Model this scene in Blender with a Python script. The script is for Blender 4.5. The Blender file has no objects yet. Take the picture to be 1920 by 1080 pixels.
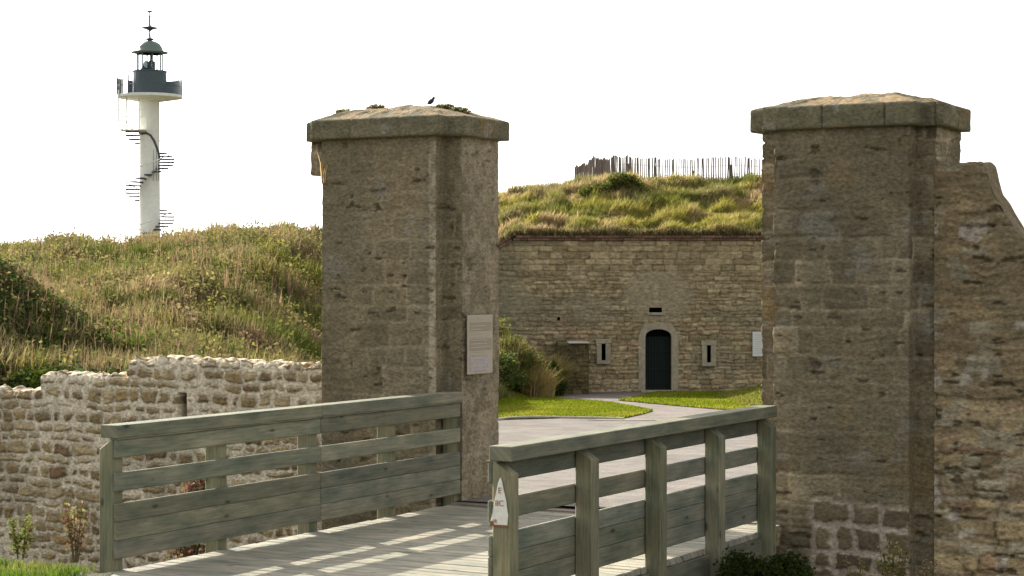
import bpy, bmesh, math, random
import numpy as np
from mathutils import Vector, Matrix
random.seed(7); RNG = np.random.default_rng(11)
R = math.radians
S = bpy.context.scene
# ------------------------------------------------------------------ camera, sky, sun, exposure
EYE = 2.33; FPX = 3600.0                                   # eye height over the deck, focal length in photo pixels
cam = bpy.data.objects.new('camera', bpy.data.cameras.new('camera')); S.collection.objects.link(cam)
cam.location = (0, 0, EYE); cam.rotation_euler = (R(90 - 0.143), 0, 0)
cam.data.sensor_width = 36; cam.data.lens = FPX / 1920 * 36; cam.data.clip_start = .1; cam.data.clip_end = 20000
S.camera = cam
SUN_AZ, SUN_EL = R(-36.6), R(28)
W = bpy.data.worlds.new('World'); S.world = W; W.use_nodes = True
nt = W.node_tree; bg = nt.nodes['Background']
sky = nt.nodes.new('ShaderNodeTexSky'); sky.sky_type = 'NISHITA'; sky.sun_disc = False
sky.sun_elevation = SUN_EL; sky.sun_rotation = SUN_AZ; sky.dust_density = 3.0; sky.air_density = 1.0; sky.ozone_density = 1.0
hs = nt.nodes.new('ShaderNodeHueSaturation'); hs.inputs['Saturation'].default_value = .14   # thin bright haze: a whiter sky
nt.links.new(sky.outputs[0], hs.inputs['Color']); nt.links.new(hs.outputs[0], bg.inputs[0]); bg.inputs[1].default_value = 0.15
sl = bpy.data.lights.new('sun', 'SUN'); sl.energy = 4.2; sl.angle = R(.6); sl.color = (1, .93, .80)
so = bpy.data.objects.new('sun', sl); S.collection.objects.link(so)
sd = Vector((math.sin(SUN_AZ) * math.cos(SUN_EL), math.cos(SUN_AZ) * math.cos(SUN_EL), math.sin(SUN_EL)))
so.rotation_euler = (-sd).to_track_quat('-Z', 'Y').to_euler(); so.location = (-20, 30, 30)
S.view_settings.view_transform = 'Standard'; S.view_settings.look = 'None'; S.view_settings.gamma = 1
S.view_settings.exposure = 1.15
S.render.engine = 'CYCLES'

# ------------------------------------------------------------------ frame of the gate and bridge
D2 = np.array([.479, .878]); D2 = D2/np.linalg.norm(D2); Q2 = np.array([D2[1], -D2[0]])   # along the bridge (away), across it (to the right)
PL = np.array([-.531, 20.35]); PR = np.array([3.997, 18.08])  # right set-back corners of the two pillars
def uv2xy(u, v, o=PL): return o[0] + Q2[0]*u + D2[0]*v, o[1] + Q2[1]*u + D2[1]*v
def xy2uv(x, y, o=PL):
    dx, dy = x-o[0], y-o[1]; return dx*Q2[0]+dy*Q2[1], dx*D2[0]+dy*D2[1]
def at(px, py, Y): return ((px-960)/FPX*Y, Y, EYE + (531-py)/FPX*Y)

# ------------------------------------------------------------------ noise
def _h(ix, iy, s):
    a = (ix.astype(np.int64)*374761393 + iy.astype(np.int64)*668265263 + int(s)*2147483647) & 0xffffffff
    a = ((a ^ (a >> 13)) * 1274126177) & 0xffffffff
    a = ((a ^ (a >> 16)) * 2246822519) & 0xffffffff
    return ((a ^ (a >> 15)) & 0xffffff) / float(0xffffff)
def vn(x, y, s=0):
    x = np.asarray(x, float); y = np.asarray(y, float)
    ix, iy = np.floor(x), np.floor(y); fx, fy = x-ix, y-iy
    fx = fx*fx*(3-2*fx); fy = fy*fy*(3-2*fy)
    a, b, c, d = _h(ix, iy, s), _h(ix+1, iy, s), _h(ix, iy+1, s), _h(ix+1, iy+1, s)
    return (a*(1-fx)+b*fx)*(1-fy) + (c*(1-fx)+d*fx)*fy
def fbm(x, y, s=0, o=4):
    t = 0; a = .5; n = 0
    for k in range(o):
        t = t + a*vn(x*2**k, y*2**k, s+17*k); n += a; a *= .5
    return t/n                                               # 0..1, mean .5
def sm(x, a=0., b=1.):
    t = np.clip((x-a)/(b-a), 0, 1); return t*t*(3-2*t)
def mix(a, b, t):
    t = np.asarray(t)[..., None]; return np.asarray(a)*(1-t) + np.asarray(b)*t

def voro(x, y, s, jx=.8, jy=.5):
    """jittered-grid cells: F1, F2, id"""
    ix, iy = np.floor(x), np.floor(y); F1 = np.full(x.shape, 9.); F2 = F1.copy(); I = np.zeros(x.shape)
    for dx in (-1, 0, 1, 2):
        for dy in (-1, 0, 1):
            cx, cy = ix+dx, iy+dy
            off = .5*(np.mod(cy, 2))
            px = cx + off - .5 + .5 + (_h(cx, cy, s)-.5)*jx; py = cy + .5 + (_h(cx, cy, s+5)-.5)*jy
            d = np.sqrt((px-x)**2 + (py-y)**2); hid = _h(cx, cy, s+9)
            m = d < F1
            F2 = np.where(m, F1, np.minimum(F2, d)); I = np.where(m, hid, I); F1 = np.where(m, d, F1)
    return F1, F2, I
def coursed(x, y, s, rh=.25, bw=.45, jr=.5, jb=.55):
    """courses of blocks: distance to the joint (m), id"""
    k = y/rh; r0 = np.floor(k)
    def rb(r): return (r + (_h(r, r*0, s)-.5)*jr)*rh
    r = np.where(y < rb(r0), r0-1, np.where(y >= rb(r0+1), r0+1, r0))
    dy = np.minimum(y-rb(r), rb(r+1)-y)
    xo = x + _h(r, r*0, s+3)*9.7; w = bw*(.7+.7*_h(r, r*0, s+4)); c0 = np.floor(xo/w)
    def cb(c): return (c + (_h(c, r, s+6)-.5)*jb)*w
    c = np.where(xo < cb(c0), c0-1, np.where(xo >= cb(c0+1), c0+1, c0))
    dx = np.minimum(xo-cb(c), cb(c+1)-xo)
    e = np.minimum(dx, dy); e = e - .12*np.exp(-((dx+dy)/.08))*.1
    return e, _h(c, r, s+8)

# ------------------------------------------------------------------ mesh helpers
COL = S.collection
def wloc(o):
    v = Vector((0, 0, 0))
    while o is not None: v = v + o.location; o = o.parent
    return v
def tag(o, label=None, cat=None, group=None, kind=None):
    for k, val in (('label', label), ('category', cat), ('group', group), ('kind', kind)):
        if val: o[k] = val
    return o
def thing(name, label, cat, loc, group=None):
    o = bpy.data.objects.new(name, None); COL.objects.link(o); o.location = loc; o.empty_display_size = .2
    return tag(o, label, cat, group)
def mk(name, V, F, mat, parent=None, col=None, uv=None, smooth=False, loc=None):
    """one mesh object from numpy world coordinates; F = list of index arrays (n,3) / (n,4)"""
    V = np.asarray(V, float).reshape(-1, 3)
    base = np.array(wloc(parent)) if parent is not None else np.array(loc if loc is not None else (0, 0, 0), float)
    F = [np.asarray(f, np.int64) for f in F if len(f)]
    me = bpy.data.meshes.new(name)
    me.vertices.add(len(V)); me.vertices.foreach_set('co', (V-base).astype(np.float32).ravel())
    li = np.concatenate([f.ravel() for f in F]); tot = np.concatenate([np.full(len(f), f.shape[1]) for f in F])
    st = np.concatenate([[0], np.cumsum(tot)[:-1]])
    me.loops.add(len(li)); me.loops.foreach_set('vertex_index', li.astype(np.int32))
    me.polygons.add(len(tot)); me.polygons.foreach_set('loop_start', st.astype(np.int32))
    me.polygons.foreach_set('use_smooth', np.full(len(tot), smooth))
    if col is not None:
        a = me.color_attributes.new('Col', 'FLOAT_COLOR', 'POINT')
        c = np.ones((len(V), 4), np.float32); c[:, :3] = np.asarray(col).reshape(-1, 3); a.data.foreach_set('color', c.ravel())
    if uv is not None:
        l = me.uv_layers.new(name='UVMap'); l.data.foreach_set('uv', np.asarray(uv, np.float32)[li].ravel())
    me.materials.append(mat); me.update(calc_edges=True); me.validate()
    o = bpy.data.objects.new(name, me); COL.objects.link(o)
    if parent is not None: o.parent = parent
    else: o.location = base
    return o
def gridF(n, m, off=0, wrap=False):
    i = np.arange(n-1)[:, None]*m; k = m if wrap else m-1
    j = np.arange(k)[None, :]; j2 = (j+1) % m
    return np.stack([i+j, i+j2, i+m+j2, i+m+j], -1).reshape(-1, 4) + off
class MB:
    """collects small solids into one mesh, with UVs that run along the longest side in metres"""
    def __init__(s): s.V = []; s.F3 = []; s.F4 = []; s.UV = []; s.C = []; s.n = 0
    def add(s, V, F4=(), F3=(), uv=None, col=(1, 1, 1)):
        V = np.asarray(V, float); s.V.append(V)
        if len(F4): s.F4.append(np.asarray(F4)+s.n)
        if len(F3): s.F3.append(np.asarray(F3)+s.n)
        s.UV.append(np.zeros((len(V), 2)) if uv is None else uv); s.C.append(np.broadcast_to(np.asarray(col, float), V.shape))
        s.n += len(V); return s
    def box(s, c, size, ax=None, bev=.005, col=(1, 1, 1), skew=None):
        """chamfered box; ax = 3 unit vectors"""
        ax = np.eye(3) if ax is None else np.asarray(ax, float); h = np.asarray(size, float)/2; b = min(bev, h.min()*.45)
        V = []; idx = {}
        for sx in (-1, 1):
            for sy in (-1, 1):
                for sz in (-1, 1):
                    for a in range(3):
                        p = np.array([sx*(h[0]-b), sy*(h[1]-b), sz*(h[2]-b)]); p[a] = (sx, sy, sz)[a]*h[a]
                        idx[(sx, sy, sz, a)] = len(V); V.append(p)
        F4 = []; F3 = []
        for a in range(3):
            o1, o2 = (a+1) % 3, (a+2) % 3
            for sg in (-1, 1):
                q = []
                for s1, s2 in ((-1, -1), (1, -1), (1, 1), (-1, 1)):
                    t = [0, 0, 0]; t[a] = sg; t[o1] = s1; t[o2] = s2; q.append(idx[(*t, a)])
                F4.append(q if sg > 0 else q[::-1])
        for a in range(3):                                    # edges running along axis a
            o1, o2 = (a+1) % 3, (a+2) % 3
            for s1 in (-1, 1):
                for s2 in (-1, 1):
                    t0 = [0]*3; t1 = [0]*3; t0[a] = -1; t1[a] = 1; t0[o1] = t1[o1] = s1; t0[o2] = t1[o2] = s2
                    q = [idx[(*t0, o1)], idx[(*t1, o1)], idx[(*t1, o2)], idx[(*t0, o2)]]
                    F4.append(q if s1*s2 < 0 else q[::-1])
        for sx in (-1, 1):
            for sy in (-1, 1):
                for sz in (-1, 1):
                    q = [idx[(sx, sy, sz, k)] for k in range(3)]; F3.append(q if sx*sy*sz > 0 else q[::-1])
        V = np.array(V); L = int(np.argmax(size)); o = [k for k in range(3) if k != L]
        uv = np.stack([V[:, L], V[:, o[0]] + V[:, o[1]]], 1) + np.array([random.uniform(0, 50), random.uniform(0, 50)])
        if skew is not None: V = skew(V)
        return s.add(V @ ax + np.asarray(c, float), F4, F3, uv, col)
    def tube(s, pts, r, seg=8, col=(1, 1, 1), r2=None):
        P = [Vector(p) for p in pts]; n = len(P); V = []; up = Vector((.31, .2, .93)).normalized()
        for i, p in enumerate(P):
            t = (P[min(i+1, n-1)] - P[max(i-1, 0)]).normalized(); a = t.cross(up)
            if a.length < .05: a = t.cross(Vector((1, 0, 0)))
            a.normalize(); b = t.cross(a); rr = r if r2 is None else r + (r2-r)*i/(n-1)
            for k in range(seg):
                an = 2*math.pi*k/seg; V.append(p + a*math.cos(an)*rr + b*math.sin(an)*rr)
        F = gridF(n, seg, wrap=True).tolist(); V = [tuple(v) for v in V]; V += [tuple(P[0]), tuple(P[-1])]
        F3 = [[k, (k+1) % seg, n*seg] for k in range(seg)] + [[(n-1)*seg+(k+1) % seg, (n-1)*seg+k, n*seg+1] for k in range(seg)]
        uv = np.array([(v[2]*.5+v[0], 0) for v in V]); return s.add(V, F, F3, uv, col)
    def lathe(s, c, prof, seg=28, col=(1, 1, 1), a0=0, a1=2*math.pi):
        full = abs(a1-a0-2*math.pi) < 1e-6; m = seg if full else seg+1
        A = a0 + (a1-a0)*np.arange(m)/seg
        V = np.array([[(c[0]+r*math.cos(a), c[1]+r*math.sin(a), c[2]+z) for a in A] for r, z in prof]).reshape(-1, 3)
        return s.add(V, gridF(len(prof), m, wrap=full), (), None, col)
    def prism(s, pts, e, col=(1, 1, 1)):
        """planar convex-ish polygon (3-D points) extruded by vector e, sides as quads, faces fanned"""
        P = np.asarray(pts, float); n = len(P); V = np.vstack([P, P+np.asarray(e, float)])
        F4 = [[i, (i+1) % n, n+(i+1) % n, n+i] for i in range(n)]
        F3 = [[0, i+1, i] for i in range(1, n-1)] + [[n, n+i, n+i+1] for i in range(1, n-1)]
        return s.add(V, F4, F3, None, col)
    def build(s, name, mat, parent=None, smooth=False, loc=None):
        F = []
        if s.F4: F.append(np.vstack(s.F4))
        if s.F3: F.append(np.vstack(s.F3))
        return mk(name, np.vstack(s.V), F, mat, parent, np.vstack(s.C), np.vstack(s.UV), smooth, loc)

# ------------------------------------------------------------------ materials
def new_mat(name):
    m = bpy.data.materials.new(name); m.use_nodes = True; t = m.node_tree
    return m, t, t.nodes['Principled BSDF']
def N(t, typ, **k):
    n = t.nodes.new(typ)
    for a, b in k.items():
        if a in n.inputs: n.inputs[a].default_value = b
        else: setattr(n, a, b)
    return n
def surf_mat(name, scale=14, amt=.35, bump=.012, rough=.92, tint=(1, 1, 1), stretch=(1, 1, 1), spec=.25):
    """vertex-coloured mineral surface with fine mottling and bump"""
    m, t, b = new_mat(name); L = t.links.new
    at_ = N(t, 'ShaderNodeAttribute', attribute_name='Col'); tc = N(t, 'ShaderNodeTexCoord')
    mp = N(t, 'ShaderNodeMapping'); mp.inputs['Scale'].default_value = stretch; L(tc.outputs['Object'], mp.inputs[0])
    n1 = N(t, 'ShaderNodeTexNoise', Scale=scale, Detail=8., Roughness=.68); L(mp.outputs[0], n1.inputs['Vector'])
    n2 = N(t, 'ShaderNodeTexNoise', Scale=scale*4.3, Detail=5., Roughness=.7); L(mp.outputs[0], n2.inputs['Vector'])
    mr = N(t, 'ShaderNodeMapRange'); mr.inputs[1].default_value = .34; mr.inputs[2].default_value = .66
    mr.inputs[3].default_value = 1-amt; mr.inputs[4].default_value = 1+amt; L(n1.outputs[0], mr.inputs[0])
    mu = N(t, 'ShaderNodeVectorMath', operation='SCALE'); L(at_.outputs['Color'], mu.inputs[0]); L(mr.outputs[0], mu.inputs['Scale'])
    m2 = N(t, 'ShaderNodeVectorMath', operation='MULTIPLY'); L(mu.outputs[0], m2.inputs[0]); m2.inputs[1].default_value = tint
    L(m2.outputs[0], b.inputs['Base Color']); b.inputs['Roughness'].default_value = rough
    b.inputs['Specular IOR Level'].default_value = spec
    ad = N(t, 'ShaderNodeMath', operation='ADD'); L(n1.outputs[0], ad.inputs[0]); L(n2.outputs[0], ad.inputs[1])
    bu = N(t, 'ShaderNodeBump', Distance=bump, Strength=1.); L(ad.outputs[0], bu.inputs['Height']); L(bu.outputs[0], b.inputs['Normal'])
    return m
M_STONE = surf_mat('stone', 24, .42, .012, stretch=(1, 1, 1.7))
M_RUBBLE = surf_mat('rubble_stone', 26, .42, .010, stretch=(1, 1, 1.4))
M_FORT = surf_mat('fort_stone', 7, .42, .035, stretch=(1, 1, 2.0))
M_GRAVEL = surf_mat('gravel', 1.6, .30, .02)
M_SOIL = surf_mat('soil', 3, .4, .05)
M_PAINT = surf_mat('painted_metal', 6, .06, .001, rough=.5, spec=.4)
def wood_mat():
    m, t, b = new_mat('weathered_wood'); L = t.links.new
    at_ = N(t, 'ShaderNodeAttribute', attribute_name='Col'); uv = N(t, 'ShaderNodeUVMap', uv_map='UVMap')
    mp = N(t, 'ShaderNodeMapping'); mp.inputs['Scale'].default_value = (1.6, 34, 1); L(uv.outputs[0], mp.inputs[0])
    g = N(t, 'ShaderNodeTexNoise', Scale=1.6, Detail=8., Roughness=.65, Distortion=.5); L(mp.outputs[0], g.inputs['Vector'])
    mp2 = N(t, 'ShaderNodeMapping'); mp2.inputs['Scale'].default_value = (1.2, 3.5, 1); L(uv.outputs[0], mp2.inputs[0])
    bl = N(t, 'ShaderNodeTexNoise', Scale=1.8, Detail=6., Roughness=.6); L(mp2.outputs[0], bl.inputs['Vector'])
    kn = N(t, 'ShaderNodeTexVoronoi', Scale=1.0); mp3 = N(t, 'ShaderNodeMapping'); mp3.inputs['Scale'].default_value = (2.3, 6., 1)
    L(uv.outputs[0], mp3.inputs[0]); L(mp3.outputs[0], kn.inputs['Vector'])
    kr = N(t, 'ShaderNodeMapRange'); kr.inputs[1].default_value = .05; kr.inputs[2].default_value = .13; kr.inputs[3].default_value = .38; kr.inputs[4].default_value = 1
    L(kn.outputs['Distance'], kr.inputs[0])
    r1 = N(t, 'ShaderNodeMapRange'); r1.inputs[1].default_value = .3; r1.inputs[2].default_value = .7; r1.inputs[3].default_value = .68; r1.inputs[4].default_value = 1.25
    L(g.outputs[0], r1.inputs[0])
    cr = N(t, 'ShaderNodeValToRGB'); L(bl.outputs[0], cr.inputs[0])
    e = cr.color_ramp.elements; e[0].position = .32; e[0].color = (.58, .68, .62, 1); e[1].position = .68; e[1].color = (1.30, 1.22, 1.08, 1)
    a = N(t, 'ShaderNodeVectorMath', operation='MULTIPLY'); L(at_.outputs['Color'], a.inputs[0]); L(cr.outputs[0], a.inputs[1])
    c = N(t, 'ShaderNodeVectorMath', operation='SCALE'); L(a.outputs[0], c.inputs[0]); L(r1.outputs[0], c.inputs['Scale'])
    d = N(t, 'ShaderNodeVectorMath', operation='SCALE'); L(c.outputs[0], d.inputs[0]); L(kr.outputs[0], d.inputs['Scale'])
    L(d.outputs[0], b.inputs['Base Color']); b.inputs['Roughness'].default_value = .85; b.inputs['Specular IOR Level'].default_value = .25
    bu = N(t, 'ShaderNodeBump', Distance=.004, Strength=.8); L(g.outputs[0], bu.inputs['Height']); L(bu.outputs[0], b.inputs['Normal'])
    return m
M_WOOD = wood_mat()
def leaf_mat(name, trans=.45):
    m = bpy.data.materials.new(name); m.use_nodes = True; t = m.node_tree; t.nodes.clear(); L = t.links.new
    o = N(t, 'ShaderNodeOutputMaterial'); at_ = N(t, 'ShaderNodeAttribute', attribute_name='Col')
    d = N(t, 'ShaderNodeBsdfDiffuse'); tr = N(t, 'ShaderNodeBsdfTranslucent'); mx = N(t, 'ShaderNodeMixShader'); mx.inputs[0].default_value = trans
    L(at_.outputs['Color'], d.inputs[0]); L(at_.outputs['Color'], tr.inputs[0]); L(d.outputs[0], mx.inputs[1]); L(tr.outputs[0], mx.inputs[2]); L(mx.outputs[0], o.inputs[0])
    return m
M_LEAF = leaf_mat('foliage', .45)
def flat_mat(name, c, rough=.6, metal=0, noise=.12, sc=20):
    m, t, b = new_mat(name); L = t.links.new; tc = N(t, 'ShaderNodeTexCoord'); n = N(t, 'ShaderNodeTexNoise', Scale=sc, Detail=6.)
    L(tc.outputs['Object'], n.inputs['Vector']); mr = N(t, 'ShaderNodeMapRange'); mr.inputs[1].default_value = .3; mr.inputs[2].default_value = .7
    mr.inputs[3].default_value = 1-noise; mr.inputs[4].default_value = 1+noise; L(n.outputs[0], mr.inputs[0])
    v = N(t, 'ShaderNodeVectorMath', operation='SCALE'); v.inputs[0].default_value = c; L(mr.outputs[0], v.inputs['Scale']); L(v.outputs[0], b.inputs['Base Color'])
    b.inputs['Roughness'].default_value = rough; b.inputs['Metallic'].default_value = metal; b.inputs['Specular IOR Level'].default_value = .3
    return m
M_WHITE = flat_mat('white_paint', (.72, .73, .66), .5, noise=.06, sc=3)
M_SLATE = flat_mat('slate_blue_paint', (.055, .075, .085), .45, noise=.2)
M_DOME = flat_mat('green_grey_dome', (.13, .17, .145), .5)
M_STEP = flat_mat('dark_step_metal', (.05, .045, .06), .5)
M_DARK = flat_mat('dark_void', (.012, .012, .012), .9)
M_GATE = flat_mat('dark_green_iron', (.006, .014, .011), .8)
M_BRICKRED = surf_mat('red_brick', 12, .3, .01)
def glass_mat():
    m, t, b = new_mat('lantern_glass'); b.inputs['Base Color'].default_value = (.85, .92, .92, 1); b.inputs['Roughness'].default_value = .05
    b.inputs['Transmission Weight'].default_value = 1; b.inputs['IOR'].default_value = 1.02; return m
M_GLASS = glass_mat()

# ------------------------------------------------------------------ terrain
def crestz(px): return np.interp(px, [-600, 0, 60, 130, 230, 300, 360, 440, 520, 600, 800, 930], [3.1, 3.55, 3.60, 3.56, 3.32, 3.46, 3.56, 3.70, 3.64, 3.58, 3.4, 3.0])
def ground(x, y):
    x = np.asarray(x, float); y = np.asarray(y, float); u, v = xy2uv(x, y)
    court = -.0245*(np.minimum(y, 56)-21)
    rough = (fbm(x*.9, y*.9, 3)-.5)*.5 + (fbm(x*.3, y*.3, 4)-.5)*.7
    # left hill
    px = 960 + FPX*x/np.maximum(y, 8)
    k = sm(v, .7, 26)
    zh = 1.0 + (crestz(px)-1.0)*(.35*np.clip((v-.7)/20, 0, 1) + .65*k) + rough*sm(v, .7, 4)*.8
    zh = zh + 1.75*np.exp(-((x+9.0)**2/5.0 + (y-28.5)**2/8)) - .5*np.exp(-((x+5.6)**2/3 + (y-29)**2/14)) + .45*np.exp(-((x+3.2)**2/2 + (y-30)**2/9))
    far = sm(y, 48, 62); zh = zh*(1-far) + 1.6*far
    xr = np.interp(y, [18, 22, 38, 44, 50, 60], [-1.9, -1.7, -.9, -.1, .8, 1.2])
    f = sm(-(x-xr), 0, 5.5); f = np.where(y < 30, sm(-(x-xr), 0, 2.5 + (y-20)*.25), f)
    z = court + (np.maximum(zh, court)-court)*f
    # right inner bank
    xr2 = 5.0 + np.maximum(0, 44-y)*.12
    g = sm(x-xr2, 0, 3.6)*sm(y, 36, 42)*(1-sm(y, 51, 55))
    z = z + g*.65
    # far plateau
    z = np.where(y > 56, z*(1-sm(y, 56, 70)) + 1.6*sm(y, 56, 70), z)
    # ditch between the banks
    near = 0.02*(fbm(x*2, y*2, 9)-.5)*2 + .66*sm(-(v+5.7), .8, 9)
    bed = -2.6 + (fbm(x*.8, y*.8, 12)-.5)*.5
    edge = -5.62 + (fbm(x*1.3, y*1.3, 31)-.5)*.25*(np.abs(u-1.6) > 2.2)
    z = np.where(v < edge, near, np.where(v < .3, bed, z))
    z = np.where((v >= -.6) & (v < .3), np.where((u > -.3) & (u < 3.2), court*0-.06, bed), z)
    return z
xs = np.concatenate([-np.geomspace(8000, 26, 26), np.arange(-25, 25.01, .2), np.geomspace(26, 8000, 26)])
ys = np.concatenate([-np.geomspace(8000, 6.5, 24), np.arange(-6, 64, .2), np.geomspace(64.3, 9000, 34)])
GX, GY = np.meshgrid(xs, ys); GZ = ground(GX, GY)
lowfar = (np.abs(GX) > 60) | (GY > 300); GZ = np.where(lowfar & (GY > 56), np.minimum(GZ, 1.6), GZ)
n1 = fbm(GX*1.3, GY*1.3, 21); n2 = fbm(GX*.35, GY*.35, 22)
gc = mix((.060, .062, .025), (.115, .090, .045), sm(n1*.5+n2*.5, .38, .62))
mk('ground', np.stack([GX, GY, GZ], -1), [gridF(len(ys), len(xs))], M_SOIL, col=gc, smooth=True)['kind'] = 'structure'

def court_z(y): return -.0245*(np.minimum(y, 56)-21)
def sheet(name, pts, lift, mat, c, res=.25, kind='structure'):
    """a flat-ish polygon draped on the courtyard, built as a clipped grid fan"""
    bm = bmesh.new(); vs = [bm.verts.new((p[0], p[1], 0)) for p in pts]; f = bm.faces.new(vs)
    bmesh.ops.triangulate(bm, faces=[f]); V = np.array([v.co[:] for v in bm.verts]); F = [[v.index for v in f.verts] for f in bm.faces]
    bm.verts.index_update(); V = np.array([v.co[:] for v in bm.verts]); F = [[v.index for v in f.verts] for f in bm.faces]; bm.free()
    V[:, 2] = court_z(V[:, 1]) + lift; F = [f if np.cross(V[f[1]][:2]-V[f[0]][:2], V[f[2]][:2]-V[f[0]][:2]) > 0 else f[::-1] for f in F]
    o = mk(name, V, [F], mat, col=np.tile(c, (len(V), 1)), smooth=False)
    if kind: o['kind'] = kind
    return o
def gp(px, py):
    """pixel of the courtyard plane -> x, y"""
    m = (py-531)/FPX; Y = (EYE - .0245*21)/(m-.0245) if True else 0
    return ((px-960)/FPX*Y, Y)
# road from the gate into the court
road_pts = [uv2xy(-.02, -.05), uv2xy(3.55, -.05), uv2xy(4.3, 1.2), (7.0, 26), (9.0, 40), gp(1500, 778), gp(1330, 758), gp(1268, 757), gp(1168, 787), (-3.0, gp(993, 783)[1]), (-3.2, 26)]
sheet('gravel_road', road_pts, .012, M_GRAVEL, (.160, .140, .120))
path_pts = [gp(1168, 787), gp(1224, 773), gp(1087, 754), (1.6, 54.5), (2.6, 55.9), (5.2, 55.9), gp(1160, 752), gp(1268, 757), gp(1330, 765), gp(1250, 786)]
sheet('footpath', [gp(1100, 790), gp(1224, 773), gp(1140, 757.5), gp(1060, 752), (.9, 52.0), (2.2, 55.9), (5.2, 55.9), gp(1188, 747), gp(1160, 753), gp(1300, 766), gp(1420, 775), gp(1420, 790)], .020, M_GRAVEL, (.180, .152, .130))
lawnL = [(-4, gp(928, 790)[1]-1.0), gp(928, 789), gp(960, 785.5), gp(993, 784), gp(1080, 785), gp(1168, 787), gp(1205, 779), gp(1224, 773), gp(1140, 757.5), gp(1060, 752), (.5, 52.4), (-4, 52)]
lawnR = [gp(1160, 753), gp(1188, 747), (4.2, 55.3), (12, 55.3), (12, 42), gp(1420, 775), gp(1300, 766)]
sheet('lawn', lawnL, .035, M_SOIL, (.06, .10, .02)); sheet('lawn', lawnR, .035, M_SOIL, (.06, .10, .02))
kb = MB(); kp = [(-4, gp(928, 790)[1]-1.1), gp(928, 790), gp(960, 786.5), gp(993, 785), gp(1080, 786), gp(1170, 788)]
for a, b in zip(kp[:-1], kp[1:]):
    a = np.array([*a, court_z(a[1])+.03]); b = np.array([*b, court_z(b[1])+.03]); L = np.linalg.norm(b-a); d = (b-a)/L; q = np.array([d[1], -d[0], 0])
    nn = max(1, int(L/.9))
    for i in range(nn):
        kb.box(a+d*L*(i+.5)/nn-np.array((0, 0, .02)), (L/nn-.008, .07, .10), (d, q, (0, 0, 1)), .01, col=(.42, .37, .27))
tag(kb.build('kerb', M_GRAVEL), None, None, None, 'structure')

th = [uv2xy(-.02, -.22), uv2xy(3.50, -.22), uv2xy(3.50, .05), uv2xy(-.02, .05)]
V = np.array([(p[0], p[1], q) for q in (-.35, .016) for p in th]); tag(mk('threshold', V, [[[4, 5, 6, 7], [0, 1, 5, 4], [1, 2, 6, 5], [2, 3, 7, 6], [3, 0, 4, 7]]], M_GRAVEL, col=np.tile((.2, .17, .13), (8, 1))), kind='structure')
def inpoly(x, y, P):
    c = np.zeros(x.shape, bool); n = len(P)
    for i in range(n):
        x1, y1 = P[i]; x2, y2 = P[(i+1) % n]
        m = ((y1 > y) != (y2 > y)) & (x < (x2-x1)*(y-y1)/((y2-y1) if y2 != y1 else 1e-9)+x1); c ^= m
    return c
# ------------------------------------------------------------------ blades and leaves
def blades(name, P, h, w, col, bend=.35, mat=None, parent=None, label=None, kind='stuff', vary=.25, seg=2, wind=(0, 0)):
    n = len(P); h = np.broadcast_to(h, n)*RNG.uniform(.6, 1.25, n); w = np.broadcast_to(w, n)*RNG.uniform(.7, 1.3, n)
    az = RNG.uniform(0, 2*np.pi, n); fd = np.stack([np.cos(az), np.sin(az), 0*az], 1)            # width direction
    la = RNG.uniform(0, 2*np.pi, n); ln = RNG.uniform(0, 1, n)**1.2*bend; ld = np.stack([np.cos(la)*ln+wind[0], np.sin(la)*ln+wind[1], 0*la], 1)
    up = np.array([0, 0, 1.]); P = np.asarray(P)
    mid = P + (up*.55 + ld*.22)*h[:, None]; tip = P + (up*.95 + ld*.85)*h[:, None]
    tip[:, 2] -= (np.hypot(ld[:, 0], ld[:, 1])**2)*h*.35
    V = np.stack([P-fd*w[:, None]/2, P+fd*w[:, None]/2, mid+fd*w[:, None]*.42, mid-fd*w[:, None]*.42, tip], 1).reshape(-1, 3)
    i = np.arange(n)[:, None]*5
    col = np.asarray(col)*RNG.uniform(1-vary, 1+vary, (n, 1)); C = np.repeat(col, 5, 0)
    o = mk(name, V, [i+np.array([[0, 1, 2, 3]]), i+np.array([[3, 2, 4]])], mat or M_LEAF, parent, C)
    if kind: o['kind'] = kind
    return o
def leaves(P, size, col, N0=None, asp=1.7, vary=.3, droop=0.):
    """leaf quads (diamond) at P with random tilt -> V, F, C"""
    n = len(P); a = RNG.normal(size=(n, 3)); a[:, 2] = a[:, 2]*.6-droop; a /= np.linalg.norm(a, axis=1)[:, None]
    b = np.cross(a, RNG.normal(size=(n, 3))); b /= np.linalg.norm(b, axis=1)[:, None]
    s = (np.broadcast_to(size, n)*RNG.uniform(.6, 1.3, n))[:, None]
    V = np.stack([P-a*s*asp/2, P+b*s/2+a*s*.1, P+a*s*asp/2, P-b*s/2+a*s*.1], 1).reshape(-1, 3)
    C = np.repeat(np.asarray(col)*RNG.uniform(1-vary, 1+vary, (n, 1)), 4, 0)
    return V, np.arange(n*4).reshape(-1, 4), C
def ball(n, c, r, hollow=.3, lump=.35, seed=0):
    d = RNG.normal(size=(n, 3)); d /= np.linalg.norm(d, axis=1)[:, None]
    t = RNG.uniform(hollow, 1, n)**.6; k = 1 + lump*(fbm(d[:, 0]*2.2+seed, d[:, 2]*2.2+d[:, 1]*1.7, seed+5)-.5)*2
    return np.asarray(c) + d*np.asarray(r)*(t*k)[:, None]
G_GREEN = np.array((.085, .115, .018)); G_YEL = np.array((.28, .25, .060)); G_DRY = np.array((.34, .255, .135)); G_BRN = np.array((.20, .135, .08)); G_DK = np.array((.040, .062, .020)); G_OLV = np.array((.165, .16, .058))

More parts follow.
